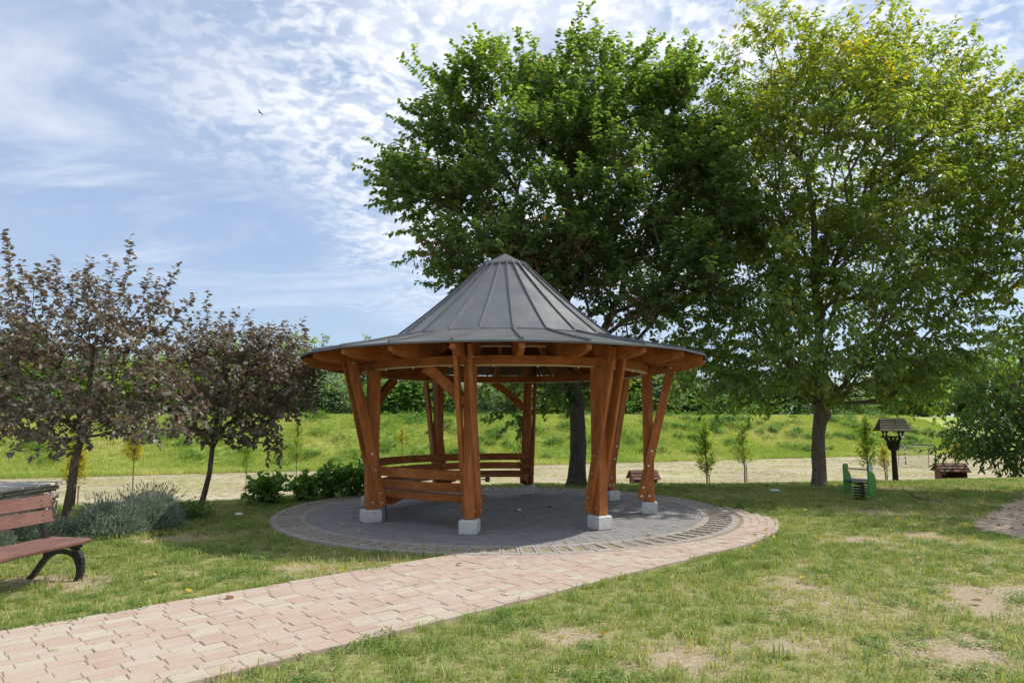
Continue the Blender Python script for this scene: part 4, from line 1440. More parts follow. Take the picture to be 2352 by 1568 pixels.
def clump_pts(blobs, nc, per, rc, r, shell=0.8, up=0.4):
    """twigs gathered in clumps, so that the crown shows lit tops and dark gaps"""
    c, cd, _ = blob_pts(blobs, nc, r, shell)
    k = r.uniform(rc[0], rc[1], nc)
    d = normed(r.normal(0, 1, (nc * per, 3)) + np.array([0, 0, 0.25]))
    rad = r.uniform(0.25, 1, nc * per) ** 0.5
    R = np.repeat(k, per)
    tips = np.repeat(c, per, 0) + d * (rad * R)[:, None] * np.array([1.15, 1.15, 0.8])
    dirs = normed(d * 0.8 + np.repeat(cd, per, 0) * 0.5 + np.array([0, 0, up]))
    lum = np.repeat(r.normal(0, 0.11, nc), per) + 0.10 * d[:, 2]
    return tips, dirs, lum


def vb(vx, vy, rx, ry, Y, depth=None, w=1.0):
    """ellipsoid seen at photo position with pixel radii"""
    p = at(vx, vy, Y); k = Y / FPX
    return (p.x, p.y, p.z, rx * k, depth if depth else (rx + ry) * 0.5 * k, ry * k, w)


# --- lime tree behind the gazebo
r = np.random.default_rng(3)
LY = 16.4
blobs = [vb(1290, 440, 250, 190, LY, 2.6), vb(1340, 230, 140, 120, LY + .3, 1.6), vb(1000, 440, 110, 80, LY - .2, 1.3, 1.3), vb(1040, 255, 60, 75, LY, 1.0, 1.4), vb(1560, 260, 80, 130, LY + .3, 1.4),
         vb(1590, 480, 90, 170, LY - .3, 1.7), vb(1180, 610, 180, 75, LY - .6, 2.0), vb(1500, 650, 160, 100, LY - .4, 2.0), vb(1000, 545, 65, 40, LY - .3, .8), vb(1170, 170, 75, 50, LY, 1.0), vb(930, 400, 50, 35, LY, .5, 1.5),
         vb(1250, 885, 110, 55, LY + .4, 1.0, .7), vb(1410, 840, 110, 60, LY + .2, 1.1, .8), vb(1200, 950, 40, 25, LY + .3, .4, .6)]
tips, td, lum = clump_pts(blobs, 310, 14, (.36, .72), r, 0.8)
# upright shoots that break the outline
sh = [(1340, 40), (1310, 75), (1375, 60), (1400, 110), (1285, 110), (955, 140), (985, 165), (1010, 190), (935, 290), (945, 320), (838, 382), (870, 350), (885, 400), (860, 420), (1150, 105), (1190, 90), (1100, 110), (1510, 95), (1545, 110), (1475, 130), (1590, 130), (1620, 150), (1060, 105 + 30), (900, 480), (920, 540), (945, 590), (1230, 100), (1440, 110)]
st = []
for (x_, y_) in sh:
    p = np.array(at(x_, y_, LY + r.uniform(-.6, .6))); c0 = np.array(at(1290, 430, LY))
    dv_ = normed((p - c0)[None])[0]
    for q in range(7): st.append(p - dv_ * q * 0.22 + r.normal(0, .10, 3))
tips = np.concatenate([tips, np.array(st)]); td = np.concatenate([td, normed(np.array(st) - np.array(at(1290, 480, LY)))])
lum = np.concatenate([lum, np.full(len(tips) - len(lum), .12)])
low = tips[:, 2] < 3.2
td[low] = normed(td[low] + np.array([0, 0, -0.9]))
dead = []
for (x_, y_, s_) in ((1010, 570, 40), (1190, 520, 30), (1200, 600, 45), (1450, 730, 40), (1330, 560, 30)):
    for q in range(28): dead.append(np.array(at(x_ + r.normal(0, s_), y_ + r.normal(0, s_ * .6), LY - 2.0 + r.uniform(-.3, .6))))
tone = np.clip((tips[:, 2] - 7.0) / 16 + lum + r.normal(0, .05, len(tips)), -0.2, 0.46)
lb = at(1325, 1116, 16.3); lbz = Hs(lb.x, lb.y)
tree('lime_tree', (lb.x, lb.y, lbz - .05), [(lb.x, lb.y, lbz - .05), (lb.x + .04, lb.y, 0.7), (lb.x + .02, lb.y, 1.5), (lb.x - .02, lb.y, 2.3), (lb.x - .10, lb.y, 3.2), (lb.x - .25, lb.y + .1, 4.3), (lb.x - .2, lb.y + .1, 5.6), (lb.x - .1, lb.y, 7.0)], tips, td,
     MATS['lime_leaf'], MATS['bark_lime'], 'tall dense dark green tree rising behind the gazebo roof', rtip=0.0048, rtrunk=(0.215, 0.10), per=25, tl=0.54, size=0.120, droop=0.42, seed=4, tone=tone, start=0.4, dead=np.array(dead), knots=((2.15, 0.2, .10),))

# --- walnut tree on the right
WY = 16.2
blobs = [vb(1900, 400, 290, 250, WY, 3.0), vb(1770, 120, 110, 110, WY, 1.4), vb(2120, 160, 130, 100, WY, 1.6), vb(1940, 170, 190, 110, WY - .2, 2.0), vb(1690, 680, 130, 130, WY - .6, 2.0), vb(1880, 760, 330, 120, WY - .3, 2.8), vb(1760, 560, 180, 140, WY, 2.2), vb(2020, 640, 200, 130, WY - .2, 2.4), vb(1860, 850, 260, 50, WY - 1.2, 1.6, 1.3),
         vb(2140, 480, 150, 230, WY, 2.2), vb(2110, 830, 120, 80, WY - 1.0, 1.5), vb(1620, 850, 80, 80, WY - 1.2, 1.2), vb(1700, 420, 110, 200, WY + .3, 1.6), vb(1680, 900, 90, 45, WY - 1.0, 1.0), vb(2130, 890, 60, 60, WY - 1.4, .8), vb(1960, 900, 80, 40, WY - 1.2, .9), vb(2230, 300, 90, 120, WY, 1.3), vb(2270, 440, 90, 130, WY - .2, 1.4), vb(1800, 230, 150, 140, WY, 1.8), vb(2050, 290, 160, 130, WY, 1.8)]
tips, td, lum = clump_pts(blobs, 600, 9, (.30, .75), r, 0.55, 0.1)
sh = [(1720, 20), (1750, 5), (1790, 30), (1850, 30), (1665, 110), (1655, 170), (2000, 60), (2090, 30), (2100, 60), (2235, 60), (2225, 110), (2215, 150), (2290, 180), (1620, 930), (1700, 960), (1760, 940), (2150, 950), (2165, 930), (1580, 800)]
st = []
for (x_, y_) in sh:
    p = np.array(at(x_, y_, WY + r.uniform(-.5, .5))); c0 = np.array(at(1900, 450, WY)); dv_ = normed((p - c0)[None])[0]
    for q in range(5): st.append(p - dv_ * q * 0.25 + r.normal(0, .10, 3))
tips = np.concatenate([tips, np.array(st)]); td = np.concatenate([td, normed(np.array(st) - np.array(at(1900, 500, WY)))])
low = tips[:, 2] < 4.0
td[low] = normed(td[low] + np.array([0, 0, -0.7]))
lum = np.concatenate([lum, np.full(len(tips) - len(lum), .08)])
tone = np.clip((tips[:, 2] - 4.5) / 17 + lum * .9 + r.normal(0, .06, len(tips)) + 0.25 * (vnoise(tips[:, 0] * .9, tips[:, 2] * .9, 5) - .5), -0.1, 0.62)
wb = at(1881, 1116, 16.3); wz = Hs(wb.x, wb.y)
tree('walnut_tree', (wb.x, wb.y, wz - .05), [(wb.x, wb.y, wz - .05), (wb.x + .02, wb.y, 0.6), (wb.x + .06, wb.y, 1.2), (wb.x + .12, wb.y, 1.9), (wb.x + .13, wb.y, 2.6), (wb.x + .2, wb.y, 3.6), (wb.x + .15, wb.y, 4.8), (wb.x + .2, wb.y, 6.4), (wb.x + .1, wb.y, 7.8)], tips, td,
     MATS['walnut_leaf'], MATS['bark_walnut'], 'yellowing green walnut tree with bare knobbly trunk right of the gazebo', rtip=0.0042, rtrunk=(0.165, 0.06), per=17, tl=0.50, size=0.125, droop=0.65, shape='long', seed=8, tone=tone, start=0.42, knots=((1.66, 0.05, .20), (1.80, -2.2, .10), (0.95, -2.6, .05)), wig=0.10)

# --- second walnut, mostly outside the right edge
blobs = [(15.2, 13.4, 6.2, 4.0, 3.6, 3.0), (14.6, 13.8, 8.6, 3.0, 2.6, 2.0), (12.2, 14.6, 5.2, 2.1, 1.8, 2.2), (15.5, 13.0, 4.2, 3.6, 3.0, 1.4), (11.7, 15.2, 7.6, 1.6, 1.4, 1.4), (14.2, 11.0, 5.5, 2.6, 2.0, 2.0), (12.0, 15.2, 3.8, 1.3, 1.3, 1.6), (11.6, 15.4, 6.0, 1.4, 1.2, 1.6)]
tips, td, _ = blob_pts(blobs, 2500, r, 0.5)
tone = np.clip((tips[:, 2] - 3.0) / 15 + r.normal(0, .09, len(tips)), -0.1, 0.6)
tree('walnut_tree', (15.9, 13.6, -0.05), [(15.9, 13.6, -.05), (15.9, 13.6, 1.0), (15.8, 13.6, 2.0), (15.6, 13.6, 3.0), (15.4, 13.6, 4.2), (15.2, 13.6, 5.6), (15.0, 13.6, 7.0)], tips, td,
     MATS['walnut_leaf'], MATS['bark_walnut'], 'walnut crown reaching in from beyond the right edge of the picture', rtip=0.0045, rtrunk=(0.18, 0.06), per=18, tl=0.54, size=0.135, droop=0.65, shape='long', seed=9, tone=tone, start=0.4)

# --- drooping ash at the right edge beyond the lawn
AY = 22.5
blobs = [vb(2290, 940, 90, 100, AY, 1.8), vb(2360, 880, 130, 130, AY + .5, 2.4), vb(2250, 1010, 60, 60, AY - .3, 1.0), vb(2340, 1040, 90, 55, AY - .3, 1.3), vb(2160, 1040, 40, 16, AY - .8, .5, 1.2), vb(2205, 1000, 40, 30, AY - .5, .5, 1.2), vb(2420, 1000, 90, 80, AY, 1.6)]
tips, td, _ = blob_pts(blobs, 900, r, 0.5)
td = normed(td + np.array([0, 0, -0.8]))
ab = at(2395, 1100, AY); az = Hs(ab.x, ab.y)
tree('ash_tree', (ab.x, ab.y, az), [(ab.x, ab.y, az), (ab.x, ab.y, az + .8), (ab.x - .1, ab.y, az + 1.6), (ab.x - .2, ab.y, az + 2.4), (ab.x - .3, ab.y, az + 3.4), (ab.x - .4, ab.y, az + 4.3)], tips, td,
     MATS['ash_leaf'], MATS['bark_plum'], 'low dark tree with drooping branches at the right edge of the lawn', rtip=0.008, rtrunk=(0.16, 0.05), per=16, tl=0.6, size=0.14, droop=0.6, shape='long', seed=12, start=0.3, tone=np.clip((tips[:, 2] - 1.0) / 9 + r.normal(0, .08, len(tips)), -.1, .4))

# --- two purple-leaved plums on the left
PY = 9.9
blobs = [vb(200, 850, 210, 130, PY, 1.2), vb(150, 720, 150, 90, PY, .9), vb(330, 760, 100, 80, PY - .1, .7), vb(40, 900, 110, 120, PY + .1, .8), vb(350, 940, 110, 70, PY - .1, .7), vb(180, 960, 150, 60, PY - .3, .8), vb(100, 1020, 70, 30, PY - .4, .4), vb(-60, 800, 110, 140, PY, .8)]
tips, td, _ = blob_pts(blobs, 860, r, 0.35)
st = []
for (x_, y_, n_) in ((300, 568, 9), (205, 610, 7), (128, 608, 7), (258, 612, 7), (15, 545, 10), (50, 620, 8), (165, 640, 6), (400, 625, 9), (435, 690, 8), (90, 640, 6), (360, 660, 6), (340, 640, 5)):
    p = np.array(at(x_, y_, PY + r.uniform(-.3, .3)))
    tgt = np.array(at(190 + (x_ - 190) * .6, 800, PY)); dv_ = normed((p - tgt)[None])[0]
    dv_ = normed((dv_ + np.array([0, 0, .8 if x_ not in (400, 435) else 0]))[None])[0]
    for q in range(n_): st.append((p - dv_ * q * 0.10 + r.normal(0, .012, 3), dv_))
sp_ = np.array([s[0] for s in st]); sdv = np.array([s[1] for s in st])
tips = np.concatenate([tips, sp_]); td = np.concatenate([normed(td + np.array([0, 0, .25])), sdv])
lowm = tips[:, 2] < 1.6
td[lowm] = normed(td[lowm] + np.array([0, 0, -0.5]))
p0 = at(153, 1216, 9.95)
trunk = [(p0.x, p0.y, -.03)] + [tuple(at(x_, y_, 9.95)) for (x_, y_) in ((157, 1160), (164, 1110), (172, 1060), (188, 1005), (200, 950), (206, 880), (215, 800))]
tree('plum_tree', (p0.x, p0.y, -.03), trunk, tips, td, MATS['plum_leaf'], MATS['bark_plum'], 'purple-leaved plum tree standing behind the park bench', group='purple plum trees', rtip=0.0032, rtrunk=(0.070, 0.026), per=11, tl=0.22, size=0.084, droop=0.30, seed=15, start=0.5, spread=1.0, flat=0.8, wig=.16)

PY = 12.0
blobs = [vb(560, 860, 150, 100, PY, 1.1), vb(480, 830, 80, 90, PY, .7), vb(620, 810, 80, 60, PY, .7), vb(520, 950, 120, 60, PY - .2, .9), vb(650, 900, 70, 70, PY - .2, .6), vb(600, 1000, 50, 25, PY - .2, .4), vb(430, 980, 40, 30, PY - .2, .4), vb(700, 870, 30, 50, PY - .1, .35)]
tips, td, _ = blob_pts(blobs, 780, r, 0.35)
st = []
for (x_, y_, n_) in ((475, 690, 9), (460, 735, 6), (535, 728, 7), (575, 735, 7), (698, 748, 7), (505, 740, 6), (640, 770, 5), (720, 850, 4), (640, 1050, 5), (615, 1040, 4)):
    p = np.array(at(x_, y_, PY + r.uniform(-.3, .3)))
    dv_ = np.array([0.12 * r.normal(), 0, 1.0 if y_ < 900 else -1.0]); dv_ /= np.linalg.norm(dv_)
    for q in range(n_): st.append((p - dv_ * q * 0.11 + r.normal(0, .012, 3), dv_))
tips = np.concatenate([tips, np.array([s[0] for s in st])]); td = np.concatenate([normed(td + np.array([0, 0, .2])), np.array([s[1] for s in st])])
p0 = at(458, 1171, 12.1)
trunk = [(p0.x, p0.y, -.03)] + [tuple(at(x_, y_, 12.1)) for (x_, y_) in ((470, 1130), (482, 1080), (488, 1030), (496, 980), (505, 930), (520, 860))]
tree('plum_tree', (p0.x, p0.y, -.03), trunk, tips, td, MATS['plum_leaf'], MATS['bark_plum'], 'purple-leaved plum tree between the lavender and the laurel shrubs', group='purple plum trees', rtip=0.0032, rtrunk=(0.052, 0.024), per=11, tl=0.24, size=0.088, droop=0.35, seed=16, start=0.5, spread=1.0, flat=0.8, wig=.16)


# --- shrubs
def shrub(name, base, blobs, n, per, tl, size, mat, label, cat='shrub', group=None, up=0.6, shape='ovate', seed=1, droop=-0.1, bark='bark_plum', rtip=0.004):
    rr_ = np.random.default_rng(seed)
    tips, td, _ = blob_pts(blobs, n, rr_, 0.5)
    tips[:, 2] = np.maximum(tips[:, 2], base[2] + 0.05)
    td = normed(td + np.array([0, 0, up]))
    root = empty(name, base); tag(root, label, cat, group)
    b = np.array(base)
    A = np.tile(b, (n, 1)) + rr_.normal(0, .05, (n, 3)) * np.array([1, 1, 0.1])
    v1, q1 = frusta(A - b, (A + tips) / 2 + rr_.normal(0, .04, (n, 3)) - b, np.full(n, rtip * 1.6), np.full(n, rtip), 3)
    me = mesh_np('stems', v1, q1, MATS[bark]); link('stems', me, root)
    pos, ld, nr, sz = twig_leaves(tips, td, per, tl, size, droop, shape, rr_, 0.8, flat=1.0)
    pos[:, 2] = np.maximum(pos[:, 2], base[2] + .02)
    nr = normed(nr + rr_.normal(0, .4, nr.shape))
    v, q = leaves_np(pos, ld, nr, sz, shape)
    hgt = np.clip((pos[:, 2] - base[2]) / 0.7, 0, 1)
    tn = np.clip(rr_.beta(2, 2.4, len(pos)) * 0.8 + 0.2 * hgt, 0, 1)
    link('foliage', mesh_np('foliage', v - b, q, mat, np.repeat(tn, 2)), root)
    return root


def gpt(vx, vy):
    dx = (vx - 1176) / FPX; dv = (784 - vy) / FPX
    t = -EYE / (_s + dv * _c); return dx * t, (_c - dv * _s) * t


laurels = [((607, 1154), .50, .52, 'first laurel shrub from the left, set a little apart from the others'), ((693, 1148), .40, .46, 'second laurel shrub in the row, thin with bare gaps'), ((757, 1143), .42, .60, 'third laurel shrub in the row left of the gazebo'), ((815, 1141), .42, .66, 'tallest laurel shrub, right against the gazebo post')]
for i, ((vx, vy), rad_, hg, lb_) in enumerate(laurels):
    x_, y_ = gpt(vx, vy)
    bl = [(x_ + random.uniform(-.5, .5) * rad_, y_ + random.uniform(-.4, .4) * rad_, hg * random.uniform(.35, .72), rad_ * random.uniform(.22, .42), rad_ * .35, hg * random.uniform(.25, .42)) for _ in range(9)]
    shrub('laurel_shrub', (x_, y_, 0), bl, 95 if i != 1 else 60, 9, 0.19, 0.105, MATS['laurel_leaf'], lb_, group='laurel shrubs beside the gazebo', up=.9, seed=40 + i)
x_, y_ = gpt(443, 1190)
shrub('box_shrub', (x_, y_, 0), [(x_, y_, .08, .30, .25, .17), (x_ - .12, y_, .1, .18, .2, .15)], 160, 9, .12, .03, MATS['bright_shrub_leaf'], 'low bright green shrub at the foot of the right plum tree', up=.8, seed=50)
x_, y_ = gpt(172, 1232)
shrub('weed_plant', (x_, y_, 0), [(x_, y_, .12, .14, .1, .12)], 16, 5, .14, .05, MATS['bright_shrub_leaf'], 'small yellow green plant at the foot of the left plum tree', 'plant', up=.6, seed=51)


def lavender(x_, y_, rad_, hg, seed, label, nfl=70):
    rr_ = np.random.default_rng(seed)
    root = empty('lavender_bush', (x_, y_, 0)); tag(root, label, 'lavender', 'lavender bushes')
    n = 4300
    d = normed(rr_.normal(0, 1, (n, 3))); d[:, 2] = np.abs(d[:, 2])
    u = rr_.uniform(.45, 1.0, n)
    base_ = np.stack([rr_.normal(0, .12, n) * rad_, rr_.normal(0, .12, n) * rad_, np.zeros(n)], -1)
    lump = 0.82 + 0.36 * vnoise(d[:, 0] * 3 + seed, d[:, 1] * 3 + d[:, 2] * 2, 4)
    tip = d * np.array([rad_, rad_, hg]) * lump[:, None]
    pos = base_ + (tip - base_) * u[:, None]
    pos[:, 2] = np.maximum(pos[:, 2], .015)
    dirs = normed(d * np.array([1, 1, .8]) + np.array([0, 0, .7]) + rr_.normal(0, .35, (n, 3)))
    v, q = leaves_np(pos, dirs, normed(rr_.normal(0, 1, (n, 3))), rr_.uniform(.07, .15, n), 'blade')
    v2, q2 = leaves_np(pos + rr_.normal(0, .03, (n, 3)), normed(dirs + rr_.normal(0, .5, (n, 3))), normed(rr_.normal(0, 1, (n, 3))), rr_.uniform(.025, .05, n), 'long')
    tn = np.clip(rr_.beta(2, 2, n) * .9, 0, .92)
    link('foliage', mesh_np('foliage', np.concatenate([v, v2]), np.concatenate([q, q2 + len(v)]), MATS['lavender_leaf'], np.concatenate([np.repeat(tn, 2), np.repeat(np.clip(tn * .8, 0, .9), 2)])), root)
    # flower stalks gone over
    k = nfl
    dd = normed(np.stack([rr_.normal(0, .55, k), rr_.normal(0, .45, k), np.ones(k)], -1))
    st_ = dd * np.array([rad_, rad_, hg]) * .8
    en = st_ + dd * rr_.uniform(.14, .30, k)[:, None]
    va, qa = frusta(st_, en, np.full(k, .002), np.full(k, .0015), 3)
    vb_, qb = frusta(en, en + dd * .045, np.full(k, .006), np.full(k, .003), 5)
    link('flower_stalks', mesh_np('flower_stalks', np.concatenate([va, vb_]), np.concatenate([qa, qb + len(va)]), MATS['lavender_leaf'], np.concatenate([np.full(len(qa), .3), np.full(len(qb), 1.0)])), root)


for i, (x_, y_, a_, h_, lb_) in enumerate(((-5.55, 9.55, .50, .42, 'front lavender bush right of the bench back'), (-5.35, 10.15, .50, .46, 'middle lavender bush with tall spent flower stalks'), (-5.62, 10.75, .40, .42, 'rear lavender bush nearest the low green shrub'), (-6.30, 9.15, .38, .26, 'lavender bush at the foot of the left plum trunk'),
                                       (-6.45, 8.35, .36, .24, 'lavender bush against the stone wall behind the bench end'), (-6.45, 7.6, .36, .24, 'lavender bush against the stone wall at the left picture edge'))):
    lavender(x_, y_, a_, h_, 60 + i, lb_, 60 if i < 3 else 25)


# --- staked saplings beyond the lawn edge
def sapling(vx, vtop, vbot, Y, width, mat, label, n=60, size=.06, dens=10):
    p = at(vx, vtop, Y); gz_ = Hs(p.x, p.y); rr_ = np.random.default_rng(int(vx))
    zb = at(vx, vbot, Y).z; hc = p.z - zb
    n = int(n * 1.7); size *= 1.35; root = empty('sapling', (p.x, p.y, gz_)); tag(root, label, 'sapling', 'young trees planted along the lawn edge')
    mb = MB(); mb.tube([(0, 0, -.05), (.02, 0, (p.z - gz_) * .4), (-.01, .01, (p.z - gz_) * .75), (.03, 0, p.z - gz_ - .1)], [.028, .022, .014, .004], 6); mb.build('trunk', MATS['bark_plum'], root)
    mb = MB(); mb.tube([(.09, .02, -.05), (.085, .02, min(1.1, (zb - gz_) * 1.0 + .1))], .018, 6); mb.build('stake', MATS['stake_wood'], root)
    u = rr_.beta(1.3, 1.5, n)
    wd = width * (1 - u) ** .7 * (0.35 + 0.65 * np.minimum(1, u * 6))
    an = rr_.uniform(0, 2 * PI, n); rad_ = wd * np.sqrt(rr_.random(n))
    st_ = np.stack([np.zeros(n), np.zeros(n), zb - gz_ + hc * u * .92 - .08], -1)
    en = np.stack([rad_ * np.cos(an), rad_ * np.sin(an), zb - gz_ + hc * u + .05], -1)
    v, q = frusta(st_, en, np.full(n, .005), np.full(n, .002), 3)
    link('branches', mesh_np('branches', v, q, MATS['bark_plum']), root)
    pos, ld, nr, sz = twig_leaves(en, normed(en - st_ + np.array([0, 0, .15])), dens, .28, size, .2, 'ovate', rr_)
    v, q = leaves_np(pos, ld, nr, sz, 'ovate')
    link('foliage', mesh_np('foliage', v, q, mat, np.repeat(rr_.random(len(pos)), 2)), root)


sapling(1619, 968, 1095, 22.0, .36, MATS['sapling_leaf'], 'staked sapling with dense lower leaves right of the gazebo', 75)
sapling(1705, 972, 1072, 23.0, .42, MATS['sapling_leaf'], 'thin staked sapling between the gazebo and the walnut trunk', 70, .05)
sapling(1986, 965, 1075, 23.0, .45, MATS['sapling_leaf'], 'bushy staked sapling right behind the spring rider', 90)
sapling(2029, 1030, 1075, 24.0, .26, MATS['sapling_yellow'], 'small yellowish sapling beside the bird table post', 34, .05)
sapling(312, 985, 1060, 22.0, .32, MATS['sapling_yellow'], 'yellow sapling seen between the two plum trees', 50, .06)
sapling(182, 975, 1125, 17.5, .30, MATS['sapling_yellow'], 'bright yellow sapling behind the left plum trunk', 70, .06)
sapling(568, 1030, 1078, 28.0, .32, MATS['sapling_leaf'], 'small round sapling behind the first laurel shrub', 45, .05)
sapling(684, 975, 1060, 28.0, .46, MATS['sapling_leaf'], 'tall loose sapling behind the second laurel shrub', 55, .06, 8)
sapling(1195, 985, 1075, 26.0, .22, MATS['sapling_leaf'], 'thin sapling seen past the gazebo rear post', 26, .05)
sapling(925, 985, 1030, 30.0, .30, MATS['sapling_yellow'], 'wispy sapling seen through the gazebo above the bench', 24, .05)
sapling(2200, 1020, 1058, 30.0, .55, MATS['sapling_yellow'], 'yellow green sapling behind the right hand hut', 50, .07)

# --- trees beyond the embankment
r = np.random.default_rng(77)


def far_mesh(seed, w, h, mat, nleaf, leaf, columns=False):
    rr_ = np.random.default_rng(seed)
    bl = []
    for q in range(10):
        zz_ = rr_.uniform(.18, .86); ww = w * (0.5 if zz_ > .72 else .8) * rr_.uniform(.5, .9)
        if columns: ww *= .6
        bl.append((rr_.normal(0, .25) * w * (.5 if columns else 1), rr_.normal(0, .25) * w, zz_ * h, ww * .6, ww * .6, h * rr_.uniform(.13, .22)))
    bl.append((0, 0, h * .4, w * .75, w * .75, h * .36))
    tips, td, _ = blob_pts(bl, nleaf // 6, rr_, .6)
    tips[:, 2] = np.maximum(tips[:, 2], .15)
    pos, ld, nr, sz = twig_leaves(tips, td, 6, .9, leaf, .3, 'ovate', rr_)
    v, q = leaves_np(pos, ld, nr, sz, 'ovate')
    lum = np.repeat(rr_.normal(0, .13, len(tips)), 6)
    fol = mesh_np('foliage', v, q, mat, np.repeat(np.clip(rr_.beta(2, 2.2, len(pos)) + lum, 0, 1), 2))
    mb = MB(); mb.tube([(0, 0, -.3), (.1, 0, h * .3), (-.1, .1, h * .6), (0, 0, h * .85)], [.05 * w + .06, .04 * w + .05, .03 * w + .03, .02], 7)
    for q in range(6):
        a_ = rr_.uniform(0, 2 * PI); z0 = h * rr_.uniform(.25, .6)
        mb.tube([(0, 0, z0), (math.cos(a_) * w * .35, math.sin(a_) * w * .35, z0 + h * .14), (math.cos(a_) * w * .6, math.sin(a_) * w * .6, z0 + h * .22)], [.03 * w, .02 * w, .01], 5)
    return fol, mb.mesh('trunk', MATS['bark_far'])


protos = {
    'green': [far_mesh(1, 4.2, 8.5, MATS['wood_leaf_green'], 9000, .34), far_mesh(2, 4.8, 7.5, MATS['wood_leaf_green'], 9000, .34)],
    'dark': [far_mesh(3, 4.4, 8.0, MATS['wood_leaf_dark'], 9000, .33), far_mesh(4, 3.8, 9.5, MATS['wood_leaf_dark'], 9000, .33)],
    'silver': [far_mesh(5, 4.0, 8.0, MATS['wood_leaf_silver'], 9000, .30), far_mesh(6, 3.0, 11.0, MATS['wood_leaf_silver'], 9000, .30, True)],
    'bright': [far_mesh(7, 4.2, 7.0, MATS['wood_leaf_bright'], 9000, .34), far_mesh(8, 5.4, 10.0, MATS['wood_leaf_bright'], 10000, .34)],
}
WORD = {'green': 'mid green', 'dark': 'dark green', 'silver': 'silvery grey green', 'bright': 'pale yellow green'}
PLACE = ('far tree behind the left picture edge', )


def far_tree(vx, vtop, t, kind, var, label, wide=1.0):
    # foot on the embankment top line at offset t
    # solve for the point on ray column vx with BN.p = t
    k = (vx - 1176) / FPX
    Y = t / (BN[0] * k * 1.02 + BN[1]); X = k * 1.005 * Y
    gz_ = Hs(X, Y); top = at(vx, vtop, Y).z
    fol, trk = protos[kind][var]
    hh = max(v.co.z for v in fol.vertices) if 'h' not in fol else fol['h']
    fol['h'] = hh
    s = (top - gz_) / hh
    root = empty('far_tree', (X, Y, gz_), random.uniform(0, 6.28)); root.scale = (s * wide, s * wide, s)
    tag(root, label, 'tree', 'trees beyond the embankment')
    link('foliage', fol, root); link('trunk', trk, root)


FT = [  # photo x, top y, offset, kind, variant, where, width
    (-60, 720, 96, 'bright', 1, 'at the left picture edge, behind the plum crown', 1.1), (40, 745, 99, 'green', 0, 'showing left of the left plum crown top', 1.0), (70, 850, 90, 'dark', 0, 'low down behind the left plum tree', 1.2),
    (150, 800, 96, 'green', 1, 'behind the middle of the left plum crown', 1.1), (240, 790, 97, 'silver', 0, 'behind the right half of the left plum crown', 1.1), (330, 800, 93, 'bright', 0, 'behind the gap between the two plum crowns', 1.2), (430, 790, 98, 'green', 0, 'behind the left side of the right plum crown', 1.1),
    (540, 752, 99, 'bright', 1, 'topping the right plum crown with rounded outline', .9), (620, 758, 101, 'bright', 1, 'topping the right plum crown, the rightmost of two rounded ones', .9), (600, 860, 90, 'dark', 0, 'low and dark behind the right plum crown', 1.2),
    (722, 765, 98, 'silver', 1, 'pointed, left of the gazebo roof edge', 1.0), (690, 850, 89, 'silver', 0, 'low, between the right plum and the gazebo', 1.0), (772, 860, 88, 'silver', 0, 'beside the left front gazebo plank', .9), (765, 850, 100, 'green', 0, 'under the left eave of the gazebo', 1.0), (825, 768, 104, 'silver', 1, 'just peeking over the left roof edge', 1.0),
    (800, 862, 94, 'bright', 0, 'bright one framed by the left gazebo posts', 1.1), (875, 880, 92, 'dark', 1, 'right of the left front post', 1.1), (935, 865, 90, 'green', 1, 'over the bench in the left bay', 1.1), (985, 870, 93, 'green', 0, 'behind the rear left post', 1.1),
    (1030, 880, 90, 'silver', 0, 'left of the front centre post', .9), (1085, 875, 92, 'dark', 0, 'just behind the front centre post', 1.1), (1120, 890, 88, 'silver', 0, 'low, right of the front centre post', .9), (1165, 870, 96, 'dark', 1, 'behind the rear knee brace', 1.0), (1240, 875, 92, 'green', 1, 'left of the dark trunk', 1.0), (1300, 870, 97, 'dark', 0, 'hidden by the dark trunk', 1.0),
    (1360, 880, 91, 'green', 0, 'right of the dark trunk', 1.0), (1440, 870, 94, 'bright', 0, 'between the right gazebo posts', 1.0), (1500, 880, 91, 'silver', 0, 'behind the right rear post', 1.0), (1560, 870, 95, 'green', 1, 'right of the last gazebo plank', 1.0), (1620, 885, 90, 'silver', 0, 'low, above the staked saplings', 1.0),
    (1690, 875, 95, 'dark', 0, 'above the thin staked sapling', 1.1), (1760, 880, 92, 'dark', 1, 'left of the walnut trunk', 1.0), (1830, 885, 90, 'green', 0, 'just left of the walnut trunk', 1.0), (1930, 880, 90, 'silver', 0, 'just right of the walnut trunk', 1.0), (1990, 860, 95, 'dark', 0, 'left of the bird table', 1.0),
    (2060, 850, 92, 'bright', 0, 'above the bird table', 1.0), (2120, 840, 97, 'bright', 1, 'yellow green, above the football goal', .8), (2110, 900, 90, 'silver', 0, 'low, above the football goal', .9), (2190, 830, 99, 'green', 0, 'left of the drooping tree', 1.1), (2270, 820, 97, 'bright', 0, 'behind the drooping tree', 1.1), (2360, 820, 97, 'green', 1, 'at the right picture edge', 1.2)]
for (vx, vt, t, kd, va, where, wd) in FT:
    if vx > 850: vt -= 34 + random.uniform(-26, 26)
    far_tree(vx, vt, t, kd, va, '%s far tree %s' % (WORD[kd], where), wd * 1.4)
